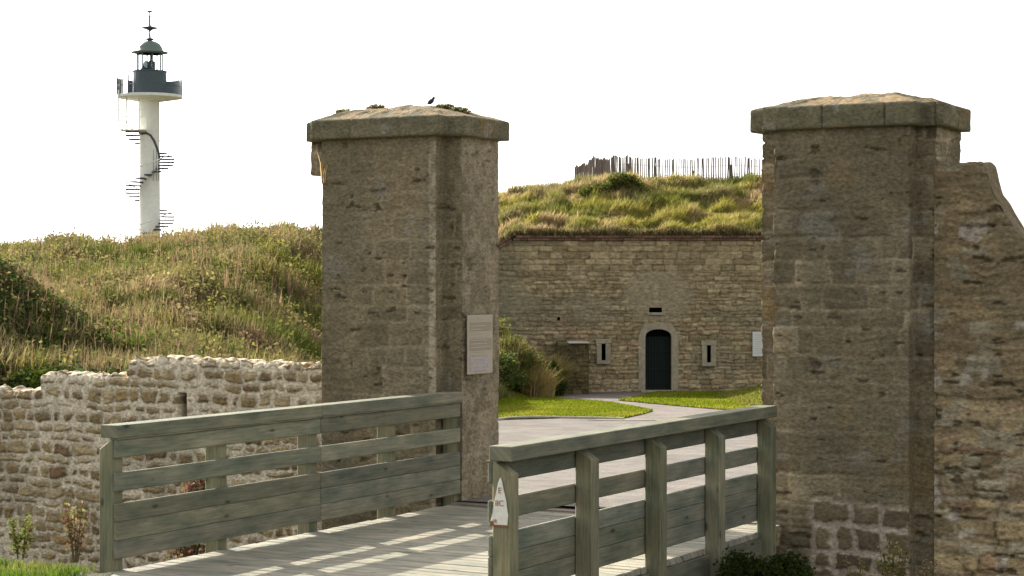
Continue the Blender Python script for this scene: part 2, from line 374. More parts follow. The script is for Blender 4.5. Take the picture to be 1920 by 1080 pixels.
# ------------------------------------------------------------------ left hill vegetation
def hillcol(x, y, z, n):
    a = fbm(x*.55, y*.55+z, 41, 3); b = fbm(x*1.7, y*1.7, 42, 3); c = RNG.uniform(0, 1, len(x))
    t = sm(a*.65+b*.35+(c-.5)*.16, .40, .60)
    col = mix(G_OLV, G_DRY, t)
    gr = sm(fbm(x*.9+7, y*.9, 44, 3)+(c-.5)*.15, .50, .60); col = mix(col, G_GREEN*1.1, gr*.8)
    br = sm(fbm(x*.7+3, y*.7, 45, 3)+(c-.5)*.1, .56, .66); col = mix(col, G_BRN*1.15, br*.8)
    ye = sm(fbm(x*1.1, y*1.1+9, 46, 3), .58, .68)*(c > .4); col = mix(col, G_YEL*1.1, ye*.8)
    return col
n = 210000
yy = RNG.uniform(0, 1, n)**1.15*28+21.5; pp = RNG.uniform(-220, 1120, n); xx = (pp-960)/FPX*yy
u, v = xy2uv(xx, yy); k = (v > 1.0) & (u < -.1); xx, yy = xx[k], yy[k]; zz = ground(xx, yy)
k = zz > court_z(yy)+.10; k &= ~inpoly(xx, yy, road_pts); xx, yy, zz = xx[k], yy[k], zz[k]
dens = fbm(xx*1.4, yy*1.4, 48, 3); hh = .10+.42*sm(dens, .35, .7)
blades('hill_grass', np.stack([xx, yy, zz-.02], 1), hh, .018+.0004*(yy-22), hillcol(xx, yy, zz, 0), .7, wind=(.12, 0))
# leafy herb clumps scattered in it
n = 5200; yy = RNG.uniform(0, 1, n)*26+22; xx = (RNG.uniform(-200, 640, n)-960)/FPX*yy
u, v = xy2uv(xx, yy); k = (v > 1.2); xx, yy = xx[k], yy[k]; zz = ground(xx, yy); cc = hillcol(xx, yy, zz, 0)
Ps = []; Cs = []
for x, y, z, c in zip(xx, yy, zz, cc):
    m = random.randint(25, 60); r = random.uniform(.10, .30)
    q = random.random(); c2 = c*.55 + (G_GREEN if q < .55 else G_DK*1.5 if q < .75 else G_YEL if q < .9 else G_BRN)*.5
    Ps.append(ball(m, (x, y, z+r*.7), (r, r, r*random.uniform(.8, 1.6)), .1)); Cs.append(np.tile(c2, (m, 1)))
V, F, C = leaves(np.vstack(Ps), .045, np.vstack(Cs)); mk('hill_herbs', V, [F], M_LEAF, col=C)['kind'] = 'stuff'
n = 1700; xx, yy = uv2xy(RNG.uniform(-12, -1.7, n), .75+RNG.uniform(0, 1, n)**1.2*7); k = ground(xx, yy) > .5; xx, yy = xx[k], yy[k]; y2 = RNG.uniform(22.5, 31, 1500); x2 = (RNG.uniform(-160, 260, 1500)+RNG.normal(0, 30, 1500)-960)/FPX*y2; k = xy2uv(x2, y2)[1] > 1.
xx = np.concatenate([xx, x2[k]]); yy = np.concatenate([yy, y2[k]]); zz = ground(xx, yy); Ps = []; Cs = []
for x, y, z in zip(xx, yy, zz):
    m = random.randint(50, 110); r = random.uniform(.16, .34); q = random.random(); c2 = (G_DK*1.3 if q < .45 else G_GREEN*.8 if q < .82 else G_BRN*.6 if q < .86 else G_OLV*.8)
    Ps.append(ball(m, (x, y, z+r*.4), (r, r, r*.8), .1)); Cs.append(np.tile(c2, (m, 1)))
V, F, C = leaves(np.vstack(Ps), .045, np.vstack(Cs)); mk('brambles', V, [F], M_LEAF, col=C)['kind'] = 'stuff'
# tall dry stalks
n = 9000; yy = RNG.uniform(0, 1, n)*26+22; xx = (RNG.uniform(-200, 640, n)-960)/FPX*yy; u, v = xy2uv(xx, yy); k = (v > 1.2) & (fbm(xx*.8, yy*.8, 77) > .45)
xx, yy = xx[k], yy[k]; blades('dry_stalks', np.stack([xx, yy, ground(xx, yy)], 1), .55, .018, np.tile(G_BRN*1.3, (len(xx), 1)), .25)

# ------------------------------------------------------------------ lofted stone bodies
def sample_path(pts, res, closed=True):
    P = np.asarray(pts, float); n = len(P); out = []; nor = []; s = []; acc = 0
    E = [P[(i+1) % n]-P[i] for i in range(n if closed else n-1)]; L = [np.linalg.norm(e) for e in E]; NN = [np.array([e[1], -e[0]])/l for e, l in zip(E, L)]
    for i, (e, l) in enumerate(zip(E, L)):
        m = max(1, int(math.ceil(l/res)))
        for j in range(m):
            out.append(P[i]+e*j/m); s.append(acc+l*j/m)
            if j == 0 and (closed or i > 0):
                a = NN[i-1]+NN[i]; nor.append(a/max(.4, np.linalg.norm(a)**2)*1.0)
            else: nor.append(NN[i])
        acc += l
    if not closed: out.append(P[-1]); s.append(acc); nor.append(NN[-1])
    return np.array(out), np.array(nor), np.array(s)
def loft(pts, z0, z1, res, pat, closed=True):
    """vertical body over a plan path; pat(s, z) -> outward relief, colour"""
    P, Nn, s = sample_path(pts, res, closed); nz = int((z1-z0)/res)+1; z = np.linspace(z0, z1, nz)
    SS, ZZ = np.meshgrid(s, z); h, c = pat(SS, ZZ)
    V = np.stack([P[None, :, 0]+Nn[None, :, 0]*h, P[None, :, 1]+Nn[None, :, 1]*h, ZZ], -1)
    return V, gridF(nz, len(s), wrap=closed), c
C_ST = np.array((.235, .190, .112)); C_ST2 = np.array((.335, .275, .178)); C_STD = np.array((.098, .078, .048)); C_OCH = np.array((.26, .160, .06)); C_GRY = np.array((.25, .232, .19))
def strata(s, z, sd): return fbm(s*3.2, z*26+fbm(s*2, z*2, sd+1)*5, sd, 4)
def pat_pillar(sd, rough=1., smoothish=False, exposed=None, bands=()):
    def f(s, z):
        ws = s+(fbm(s*3, z*3, sd)-.5)*.10; wz = z+(fbm(s*2.2, z*4, sd+1)-.5)*.07
        e, i = coursed(ws, wz, sd+2, .235, .34); st = strata(s, z, sd+3); big = fbm(s*1.2, z*1.2, sd+4, 3); med = fbm(s*7, z*9, sd+6)
        vis = (.25+.75*sm(fbm(s*.9+3, z*.9, sd+7, 3), .40, .58))*(.45 if smoothish else 1)
        j = 1-sm(e, .004, .026)
        h = -.016*j*vis*rough + (i-.5)*.022*rough*vis + (st-.5)*(.016 if smoothish else .022)*rough + (med-.5)*.018 + (big-.5)*.02
        pit = sm(fbm(s*6, z*17, sd+8, 5), .725, .78); h -= pit*.028*rough
        c = mix(C_ST*.88, C_ST2*.93, sm(i*.5+st*.5, .3, .75)*vis*.8+sm(med, .45, .7)*.25)
        c = mix(c, C_ST2*1.3, j*vis*.8); c = c*(1+(((i*11.3) % 1)-.5)*.75*vis)[..., None]; c = c*(.80+.40*fbm(s*13, z*30, sd+50, 3))[..., None]
        c = mix(c, C_STD, sm(big, .5, .75)*.55); c = mix(c, C_STD*.7, pit*.6)
        c = mix(c, C_OCH, sm(fbm(s*1.8, z*1.8, sd+10, 4), .64, .76)*.45*(.3 if smoothish else 1))
        c = mix(c, C_GRY*1.15, sm(fbm(s*2.6, z*3.1, sd+11, 5), .66, .75)*.55)
        # grey-green lichen film over the upper part and streaks
        c = mix(c, np.array((.140, .130, .085)), sm(fbm(s*1.4, z*.6, sd+12, 3), .40, .62)*.35)
        for (b0, b1, amt) in bands:                          # weathered paler dressing stones at the edge; painted deck bounce on inner face
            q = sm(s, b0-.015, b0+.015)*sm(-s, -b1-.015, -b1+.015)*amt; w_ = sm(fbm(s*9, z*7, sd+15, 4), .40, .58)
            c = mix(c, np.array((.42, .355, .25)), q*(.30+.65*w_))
        if exposed is not None:
            m = exposed(s, z); e2, i2 = coursed(s+(fbm(s*7, z*7, sd+20)-.5)*.12, z+(fbm(s*7, z*7, sd+21)-.5)*.12, sd+22, .20, .36)
            jj = 1-sm(e2, .022, .036); h = h*(1-m)+m*(.022*(1-jj)+(med-.5)*.03-.012)
            c2 = mix(mix(C_STD*1.15, C_ST*1.05, i2), np.array((.52, .435, .34))*(.7+.6*med)[..., None], jj); c = mix(c, c2, m)
        return h, c
    return f
def pillar_plan(w, a, p, dep, leftset=True):
    P = [(0, 0), (0, dep), (-(w+2*a), dep), (-(w+2*a), 0), (-(w+a), 0), (-(w+a), -p), (-a, -p), (-a, 0)]
    if not leftset: P = [(0, 0), (0, dep), (-(w+a), dep), (-(w+a), -p), (-a, -p), (-a, 0)]
    return P
def to_world(P, o): return [uv2xy(u, v, o) for u, v in P]
CAPV = []
def gate_pillar(o, w, a, p, dep, ztop, zcap, rise, sd, label, leftset, smoothish, exposed=None):
    full = pillar_plan(w, a, p, dep); plan = to_world(pillar_plan(w, a, p, dep, leftset), o)[::1]
    # order so that the outward normal (e.y,-e.x) points out
    def ccw(P):
        A = sum(P[i][0]*P[(i+1) % len(P)][1]-P[(i+1) % len(P)][0]*P[i][1] for i in range(len(P))); return P if A > 0 else P[::-1]
    base = uv2xy(-(w/2+a), dep/2, o); root = thing('gate_pillar', label, 'gate pillar', (base[0], base[1], -2.6), 'stone gate pillars at the end of the bridge')
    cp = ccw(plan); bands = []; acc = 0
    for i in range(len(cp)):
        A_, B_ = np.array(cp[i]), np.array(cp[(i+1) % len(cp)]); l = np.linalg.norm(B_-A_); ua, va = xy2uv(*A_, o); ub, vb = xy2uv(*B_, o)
        if abs(ua) < 1e-4 and abs(ub) < 1e-4 and smoothish: bands.append((acc, acc+l, .5))  # inner face: light bounced off the deck put into the colour
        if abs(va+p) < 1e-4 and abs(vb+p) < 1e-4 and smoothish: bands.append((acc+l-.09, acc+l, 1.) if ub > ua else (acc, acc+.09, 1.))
        acc += l
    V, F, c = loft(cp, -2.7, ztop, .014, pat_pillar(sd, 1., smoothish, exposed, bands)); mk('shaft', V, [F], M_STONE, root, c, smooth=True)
    ov = .085
    capP = [(ov, -ov), (ov, dep+ov), (-(w+2*a)-ov, dep+ov), (-(w+2*a)-ov, -ov), (-(w+a)-ov, -ov), (-(w+a)-ov, -p-ov), (-a+ov, -p-ov), (-a+ov, -ov)]
    cw = ccw(to_world(capP, o))
    def pc(s, z):
        t = (z-ztop)/(zcap-ztop); e, i = coursed(s+.1, z*0+.1, sd+30, 5., .62, 0, .5)
        x = s+.1; cell = np.floor(x/.62); dj = np.abs(x/.62-np.round(x/.62))*.62
        h = -.016*(1-sm(dj, .002, .014)) + (fbm(s*5, z*9, sd+31)-.5)*.028 - .012*sm(np.abs(t-.5), .44, .5)**2 - .05*sm(fbm(s*3.3, z*2, sd+33), .66, .8)*sm(t, .3, 1)
        c = mix(C_ST*.72, C_ST*1.02, sm(fbm(s*4, z*9, sd+32), .35, .65)); c = mix(c, np.array((.125, .135, .085)), .45)
        c = mix(c, C_OCH*.95, sm(fbm(s*2.5, z*3, sd+34), .58, .7)*.55); c = mix(c, C_GRY*1.2, sm(fbm(s*6, z*5, sd+35), .70, .78)*.6)
        return h, c*(1-.35*(1-sm(dj, .002, .012)))[..., None]
    V, F, c = loft(cw, ztop, zcap, .016, pc); nz, ns = V.shape[:2]
    # underside and low rounded top
    cen = np.array([base[0], base[1]]); ring0 = V[0]; ring1 = V[-1]; VV = [V.reshape(-1, 3)]; CC = [c.reshape(-1, 3)]; FF = [F]; off = nz*ns
    inn = ring0.copy(); inn[:, :2] = cen+(inn[:, :2]-cen)*.80; VV.append(inn); CC.append(c[0]); k = np.arange(ns); k2 = (k+1) % ns
    FF.append(np.stack([k2, k, off+k, off+k2], 1)); off += ns; prev = np.arange(ns)+(nz-1)*ns
    K = 26
    for j in range(1, K+1):
        t = j/K; rg = ring1.copy(); rg[:, :2] = cen+(rg[:, :2]-cen)*(1-t*.995); q = 1-t
        rg[:, 2] = zcap + rise*(1-q**1.8)*(.75+.5*fbm(rg[:, 0]*1.5, rg[:, 1]*1.5, sd+40)) + (fbm(rg[:, 0]*9, rg[:, 1]*9, sd+41)-.5)*.05*min(1, t*6)
        f1 = fbm(rg[:, 0]*5, rg[:, 1]*5, sd+42); f2 = fbm(rg[:, 0]*14, rg[:, 1]*14, sd+43)
        cc = mix(np.array((.29, .20, .10)), np.array((.13, .11, .06)), sm(f1, .42, .58)); cc = mix(cc, np.array((.34, .25, .15)), sm(f2, .5, .7)*.5)
        VV.append(rg); CC.append(cc); FF.append(np.stack([prev[k], prev[k2], off+k2, off+k], 1)); prev = off+np.arange(ns); off += ns
    cap = mk('cap', np.vstack(VV), FF, M_STONE, root, np.vstack(CC), smooth=True)
    CAPV.append(np.vstack(VV)[-K*ns:])
    return root, cen
def ex_right(s, z):
    # lower part of the front face keeps its bare blocks in pale mortar
    # front face of the main body: s range found from the plan order
    m = sm(-(z+.30*(fbm(s*3, z*3, 90)-.5)), -.26, -.14); return m*sm(s, FS0, FS0+.15)*sm(-s, -(FS1+.05), -(FS1-.02))
# s along the ccw path of the right pillar (plan given as listed is ccw or reversed); compute span of the front face
_pl = to_world(pillar_plan(1.35, .20, .20, .80), PR)
_A = sum(_pl[i][0]*_pl[(i+1) % 8][1]-_pl[(i+1) % 8][0]*_pl[i][1] for i in range(8)); _q = _pl if _A > 0 else _pl[::-1]
_acc = 0; FS0 = FS1 = 0
for _i in range(8):
    _a, _b = np.array(_q[_i]), np.array(_q[(_i+1) % 8]); _l = np.linalg.norm(_b-_a)
    _ua, _va = xy2uv(*_a, PR); _ub, _vb = xy2uv(*_b, PR)
    if abs(_va+.20) < 1e-6 and abs(_vb+.20) < 1e-6: FS0, FS1 = _acc+.30, _acc+_l
    _acc += _l
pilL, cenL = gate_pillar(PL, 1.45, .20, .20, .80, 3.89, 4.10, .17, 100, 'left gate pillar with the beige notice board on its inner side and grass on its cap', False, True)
pilR, cenR = gate_pillar(PR, 1.35, .20, .20, .80, 3.81, 4.03, .15, 200, 'right gate pillar beside the curved wing wall, bare blocks in pale mortar low on its front', True, False, ex_right)
# broken stub of the set-back under the left cap
V, F, c = loft([uv2xy(-1.945, .02), uv2xy(-1.62, .02), uv2xy(-1.62, .5), uv2xy(-1.945, .5)], 3.52, 3.90, .02, pat_pillar(150))
nz, ns = V.shape[:2]; b = V[0].mean(0); VV = np.vstack([V.reshape(-1, 3), b[None]-[0, 0, .01]]); k = np.arange(ns)
mk('broken_stub', VV, [F, np.stack([(k+1) % ns, k, np.full(ns, nz*ns)], 1)], M_STONE, pilL, np.vstack([c.reshape(-1, 3), c[0, 0][None]]), smooth=True)

def long_wall(pts, thick, z0, ztop, res, pat, resb=.06):
    """wall standing on an open plan path (front face to the right of travel); cross-section front, top, back in one grid"""
    P, Nn, s = sample_path(pts, res, False); ns = len(s); nz = int((max(ztop(s))-z0)/res)+1
    t = np.linspace(0, 1, nz)[:, None]; ZT = ztop(s)[None, :]; SS = np.broadcast_to(s[None, :], (nz, ns)); ZZ = np.minimum(z0+(max(ztop(s))-z0)*t, ZT)
    h, c = pat(SS, ZZ); rnd = sm(ZT-ZZ, 0, .05); h = h - .025*(1-rnd)
    Vf = np.stack([P[None, :, 0]+Nn[None, :, 0]*h, P[None, :, 1]+Nn[None, :, 1]*h, ZZ], -1)
    K = max(3, int(thick/.03)); kt = np.linspace(0, 1, K+1)[1:, None]; X = P[None, :, 0]-Nn[None, :, 0]*thick*kt; Y = P[None, :, 1]-Nn[None, :, 1]*thick*kt
    e, i, _ = voro(X*4, Y*4+s[None, :]*0, 5); zt = ZT + .03*np.clip((i-e)*2, -1, 1)*1.0 + (fbm(X*9, Y*9, 8)-.5)*.03 + (fbm(SS[:1]*5+0*X, Y*3, 9)-.5)*.03
    hk, ck = pat(SS[:1]+0*X, zt+kt*.31); Vt = np.stack([X, Y, zt], -1)
    nb = int((max(ztop(s))-z0)/resb); tb = np.linspace(1, 0, nb)[1:, None]; ZB = z0+(ZT-z0)*tb; hb, cb = pat(SS[:1]+0*ZB+31.7, ZB)
    Vb = np.stack([P[None, :, 0]-Nn[None, :, 0]*(thick+hb), P[None, :, 1]-Nn[None, :, 1]*(thick+hb), ZB], -1)
    V = np.concatenate([Vf, Vt, Vb]); C = np.concatenate([c, ck, cb]); n = len(V); F = [gridF(n, ns)]
    idx = np.arange(n)*ns; f3 = []
    for col_, fl in ((0, True), (ns-1, False)):                # simple ends: quads between front row i and matching back row
        for q in range(nz-1):
            tb0 = n-1-int(round(q/(nz-1)*(nb-2))); tb1 = n-1-int(round((q+1)/(nz-1)*(nb-2)))
            a, b_, c_, d_ = idx[q]+col_, idx[q+1]+col_, idx[tb1]+col_, idx[tb0]+col_
            f3.append([a, b_, c_] if not fl else [a, c_, b_])
            if c_ != d_: f3.append([a, c_, d_] if not fl else [a, d_, c_])
    F.append(np.array(f3)); return V.reshape(-1, 3), F, C.reshape(-1, 3)

# ------------------------------------------------------------------ rubble wall on the left
def pat_rubble(s, z):
    ws = s+(fbm(s*5, z*5, 301)-.5)*.12+(fbm(s*14, z*14, 314)-.5)*.05; wz = z+(fbm(s*4, z*4, 302)-.5)*.10+(fbm(s*13, z*15, 315)-.5)*.040
    e, i = coursed(ws, wz, 303, .132, .215, .6, .75); thr = .006+.034*sm(fbm(s*2.6, z*2.6, 304), .3, .75)+.016*((i*5.7) % 1)
    m = sm(e, thr, thr+.009); med = fbm(s*16, z*18, 306); st = fbm(s*9, z*26, 307); f3 = fbm(s*30, z*34, 308)
    h = m*(.010+.022*i) + (med-.5)*.022 + m*(st-.5)*.024 - .010*(1-sm(e, thr-.012, thr))*0
    h -= .022*(sm(e, thr-.010, thr)-sm(e, thr+.002, thr+.012))      # recessed line round each stone
    hsh = (i*7.13) % 1; h2 = (i*13.7) % 1
    c = mix(np.array((.235, .170, .085)), np.array((.44, .345, .195)), hsh); c = mix(c, np.array((.17, .105, .055)), sm(h2, .86, .90)*.8); c = mix(c, np.array((.33, .235, .105)), sm(h2, .0, .12)*(1-sm(h2, .12, .25)))
    c = c*(.62+.76*st)[..., None]
    c = mix(np.array((.66, .575, .43))*(.70+.6*f3)[..., None], c, m)
    c = mix(c, np.array((.16, .13, .08)), sm(fbm(s*1.3, z*1.3, 309), .58, .75)*.35)
    # vertical drain slot
    sl_ = (1-sm(np.abs(s-S_SLOT+(fbm(s*0+1, z*9, 5)-.5)*.04), .045, .065))*(1-sm(np.abs(z-.915), .12, .15)); h = h-sl_*.28; c = mix(c, np.array((.05, .045, .035)), sl_)
    return h, c
# path travels from far left to the pillar so that its right-hand side faces the camera
WA = uv2xy(-13.0, .05); WB = uv2xy(-1.60, .05); LW = math.dist(WA, WB)
def px_to_s(px):
    k = (px-960)/FPX; a = np.array(WA); d = (np.array(WB)-a)/LW; return (k*a[1]-a[0])/(d[0]-k*d[1])
S_SLOT = px_to_s(342); s240, s75 = px_to_s(240), px_to_s(75)
def zt_rub(s):
    stn = _h(np.floor(s/.17), np.floor(s/.17)*0, 311); base = np.where(s > s240, 1.40, np.where(s > s75, 1.20+.04*sm(s, s75, s75+.5), 1.02))
    blk = sm(np.abs(((s/.17) % 1)-.5), .5, .32)
    z = base + (stn-.5)*.075*1 + (fbm(s*6, s*0, 312)-.5)*.07 - .035*(1-blk)
    z = z + .06*np.exp(-((s-s240-.12)/.08)**2) + .05*np.exp(-((s-px_to_s(290))/.10)**2) + .05*np.exp(-((s-px_to_s(345))/.25)**2)
    return z
V, F, C = long_wall([WA, WB], .45, -2.8, zt_rub, .0125, pat_rubble)
tag(mk('rubble_wall', V, F, M_RUBBLE, None, C, smooth=True, loc=(WB[0], WB[1], -2.6)), 'low tan rubble stone wall with a stepped broken top, left of the left gate pillar', 'stone wall')

# ------------------------------------------------------------------ curved wing wall on the right
def pat_wing(s, z):
    ws = s+(fbm(s*4, z*4, 401)-.5)*.12+(fbm(s*12, z*12, 421)-.5)*.05; wz = z+(fbm(s*3, z*5, 402)-.5)*.09+(fbm(s*10, z*16, 422)-.5)*.035
    e, i = coursed(ws, wz, 403, .118, .235, .75, .8); st = strata(s, z, 404); med = fbm(s*12, z*18, 405); big = fbm(s*1.1, z*1.1, 406, 3)
    low = sm(-z, -2.5, .4); j = 1-sm(e, .003, .020); gap = sm(fbm(s*5, z*7, 430), .42, .6)
    h = -.022*j*gap*(.3+.7*low) + (i-.5)*.026*(.3+.7*low) + (st-.5)*.024 + (med-.5)*.028
    pit = sm(fbm(s*5, z*15, 407, 4), .69, .77); h -= pit*.04
    hs = (i*9.7) % 1
    c = mix(np.array((.21, .160, .090)), np.array((.43, .325, .175)), sm(hs, .15, .95)*(.25+.75*low)); c = mix(c, np.array((.31, .185, .115)), sm((i*5.3) % 1, .80, .86)*low*.6); c = mix(c, np.array((.30, .275, .20)), sm((i*3.3) % 1, .80, .86)*.6)
    c = c*(.60+.80*st)[..., None]*(.78+.44*fbm(s*14, z*30, 432, 3))[..., None]
    c = mix(c, np.array((.36, .305, .215)), j*(1-gap)*.65*low); c = mix(c, c*.5, j*gap*.5*low); c = mix(c, C_STD*.8, pit*.7); c = mix(c, C_ST*.85, sm(big, .50, .7)*.5*(1-low))
    c = mix(c, np.array((.50, .45, .38)), sm(fbm(s*3.1, z*3.6, 410, 5), .68, .74)*.6)
    return h, c*(.98+.42*low)[..., None]
def zt_wing(s):
    t = s-.62                                             # flat first, then a concave sweep down
    return np.interp(s, [0, .44, .48, .50, .54, .60, .68, .76, .84, .96, 1.15, 1.4, 1.7, 2.1, 2.6, 9], [3.435, 3.435, 3.40, 3.30, 3.17, 3.06, 2.92, 2.80, 2.70, 2.56, 2.37, 2.18, 2.0, 1.85, 1.75, 1.6]) + (fbm(s*8, s*0, 411)-.5)*.03
wa = uv2xy(-.015, -.02, PR); wb = uv2xy(7.5, -.02, PR)
V, F, C = long_wall([wa, wb], .42, -2.8, zt_wing, .014, pat_wing)
tag(mk('wing_wall', V, F, M_STONE, None, C, smooth=True, loc=(wa[0], wa[1], -2.6)), 'tall rough stone wing wall with a concave sloping top, right of the right gate pillar', 'stone wall')

# ------------------------------------------------------------------ notice on the left pillar, sign on the near post follow the bridge
def box_uv(c_uvz, size, o=PL):
    x, y = uv2xy(c_uvz[0], c_uvz[1], o); return (x, y, c_uvz[2]), size, ((D2[0], D2[1], 0), (Q2[0], Q2[1], 0), (0, 0, 1))
M_BOARD = flat_mat('beige_board', (.40, .35, .27), .6, noise=.05); M_BOARDTXT = flat_mat('faded_text_block', (.30, .26, .21), .6, noise=.08, sc=60)
M_BOARDL = flat_mat('pale_line', (.46, .41, .33), .6); M_BOARDB = flat_mat('board_photo', (.36, .33, .33), .6, noise=.2, sc=30)
v0 = .03; v1 = .56; zb0, zb1 = 1.36, 1.99
def vz(px, z, u=.04):
    pass
bt = thing('notice_board', 'beige notice board of faded text on the inner side of the left gate pillar', 'notice board', (*uv2xy(.05, (v0+v1)/2), zb0))
b = MB(); b.box(*box_uv((.052, (v0+v1)/2, (zb0+zb1)/2), (v1-v0, .02, zb1-zb0)), bev=.004); b.build('panel', M_BOARD, bt)
for (a0, a1, z0_, z1_, mt) in ((.06, .94, .73, .875, M_BOARDTXT), (.06, .94, .40, .60, M_BOARDTXT), (.06, .80, .04, .31, M_BOARDB)):
    b = MB(); b.box(*box_uv((.064, v0+(v1-v0)*(a0+a1)/2, zb0+(zb1-zb0)*(z0_+z1_)/2), ((v1-v0)*(a1-a0), .004, (zb1-zb0)*(z1_-z0_))), bev=.001); b.build('text_block', mt, bt)
b = MB()
for k_ in range(15):
    zz_ = .08+.86*k_/14+random.uniform(-.008, .008); l_ = random.uniform(.3, .82); b.box(*box_uv((.068, v0+(v1-v0)*(.08+l_/2), zb0+(zb1-zb0)*zz_), ((v1-v0)*l_, .003, .007)), bev=.0005)
b.build('text_lines', M_BOARDL, bt)

# ------------------------------------------------------------------ bridge
C_WD = np.array((.188, .184, .146)); AX = ((D2[0], D2[1], 0), (Q2[0], Q2[1], 0), (0, 0, 1))
BU0, BU1, BV0 = 0.0, 3.57, -5.75                      # inner faces of the parapets, start of the deck
def wcol(k=.2, g=0): return C_WD*random.uniform(1-k, 1+k)*np.array([1+random.uniform(-.05, .05), 1, 1+random.uniform(-.06, .06)])
br = thing('footbridge', 'timber footbridge deck of grey crosswise planks leading to the stone gate', 'bridge', (*uv2xy(1.8, -2.8), -.3))
b = MB(); v = BV0-.9; w_ = .145
while v < -.20:
    x, y = uv2xy((BU0+BU1)/2+random.uniform(-.01, .01), v+w_/2); g = random.uniform(.85, 1.15)
    b.box((x, y, -.03+random.uniform(-.0025, .0025)), (w_-.010, BU1-BU0+.10, .06), AX, .006, col=np.array((.30, .275, .235))*g); v += w_
b.build('deck', M_WOOD, br)
for uu in (BU0-.02, 1.2, 2.4, BU1+.02):
    b = MB(); x, y = uv2xy(uu, -3.12); b.box((x, y, -.20), (5.2, .14, .26), AX, .006, col=C_WD*.75); b.build('beam', M_WOOD, br)
for (uu, sg) in ((BU1+.075, 1), (BU0-.075, -1)):
    for r_ in range(2):
        b = MB(); x, y = uv2xy(uu, -3.18); b.box((x, y, -.15-.20*r_), (5.05, .035, .19), AX, .005, col=C_WD*.75*random.uniform(.9, 1.1)); b.build('fascia_board', M_WOOD, br)
def parapet(u_in, sg, label, vA, vB, vjoint, posts, rs=0.):
    """u_in = inner face of the boards, sg = +1 when the posts stand to the right of the boards"""
    x, y = uv2xy(u_in, (vA+vB)/2); root = thing('wooden_parapet', label, 'wooden railing', (x, y, 0), 'timber parapets of the footbridge')
    t = .038
    zs = [(.990, .146), (.722, .150), (.474, .1495), (.324, .1495), (.174, .1495)]
    for a, bb in ((vA, vjoint), (vjoint, vB)):
        for zc, hh_ in zs:
            m = MB(); x, y = uv2xy(u_in+sg*t/2, (a+bb)/2); m.box((x, y, zc), (bb-a-.008, t, hh_), AX, .011, col=wcol()); m.build('board', M_WOOD, root)
        m = MB(); x, y = uv2xy(u_in+sg*(.075+rs), (a+bb)/2); m.box((x, y, 1.130), (bb-a-.004, .185, .105), AX, .005, col=wcol(.06)); m.build('top_rail', M_WOOD, root)
        m = MB(); x, y = uv2xy(u_in+sg*.030, (a+bb)/2); m.box((x, y, 1.0705), (bb-a-.02, .09, .012), AX, .004, col=wcol(.06)*.9); m.build('rail_moulding', M_WOOD, root)
    for v_ in posts:
        m = MB(); pw = .125; pd = .15; x, y = uv2xy(u_in+sg*(t+.002+pd/2), v_)
        def skew(V, sg=sg):
            V = V.copy(); topm = V[:, 2] > 0; outer = V[:, 1]*sg > 0; V[topm & outer, 2] -= .085; return V
        m.box((x, y, .305), (pw, pd, 1.54), AX, .010, col=wcol(.12)*np.array((1.12, 1.08, .95)), skew=skew); m.build('post', M_WOOD, root)
    return root
RU = 3.57
def v_of(px, u_):
    k = (px-960)/FPX; return (PL[0]+Q2[0]*u_ - k*(PL[1]+Q2[1]*u_))/(k*D2[1]-D2[0])
PV_L = [v_of(p, -.115) for p in (208, 405, 576, 724, 846)]; PV_R = [v_of(p, RU+.115) for p in (948, 1101, 1230, 1341)] + [-.66]
parL = parapet(0.0, -1, 'left timber parapet, its boards facing the deck and its posts behind them', PV_L[0]-.07, -.02, PV_L[2]+.06, PV_L)
parR = parapet(RU, 1, 'right timber parapet seen from outside, square posts in front of its boards', PV_R[0]-.0625, -.60, PV_R[2], PV_R, .03)

# torn notice nailed to the near post of the right parapet (faces the camera side, -d)
M_SIGN = flat_mat('chipped_white_sign', (.72, .70, .62), .6, noise=.1, sc=25); M_INK = flat_mat('faded_red_ink', (.33, .17, .15), .7); M_RUST = flat_mat('rusty_edge', (.22, .10, .045), .8)
def post_pt(du, z, dv=-.0): # on the near face of the first right post
    u_ = RU+.04+.075+du; x, y = uv2xy(u_, PV_R[0]-.0625-.006+dv); return (x, y, z)
sg_ = thing('torn_sign', 'torn pointed white sign with faded red letters on the near post of the right parapet', 'sign', post_pt(0, .62))
prof = [(-.085, .625), (.052, .630), (.060, .70), (.050, .76), (.045, .80), (.030, .855), (.022, .885), (.012, .935), (-.002, .965), (-.020, .925), (-.030, .88), (-.034, .84), (-.048, .78), (-.055, .73), (-.070, .70), (-.072, .665)]
b = MB(); b.prism([post_pt(a, z) for a, z in prof], tuple(np.array(post_pt(0, 0, -.008))-np.array(post_pt(0, 0)))); b.build('plate', M_SIGN, sg_)
b = MB(); b.prism([post_pt(a, z, -.009) for a, z in ((-.086, .618), (.052, .622), (.052, .634), (-.05, .632), (-.062, .66), (-.080, .652))], tuple(np.array(post_pt(0, 0, -.003))-np.array(post_pt(0, 0)))); b.build('rust_stain', M_RUST, sg_)
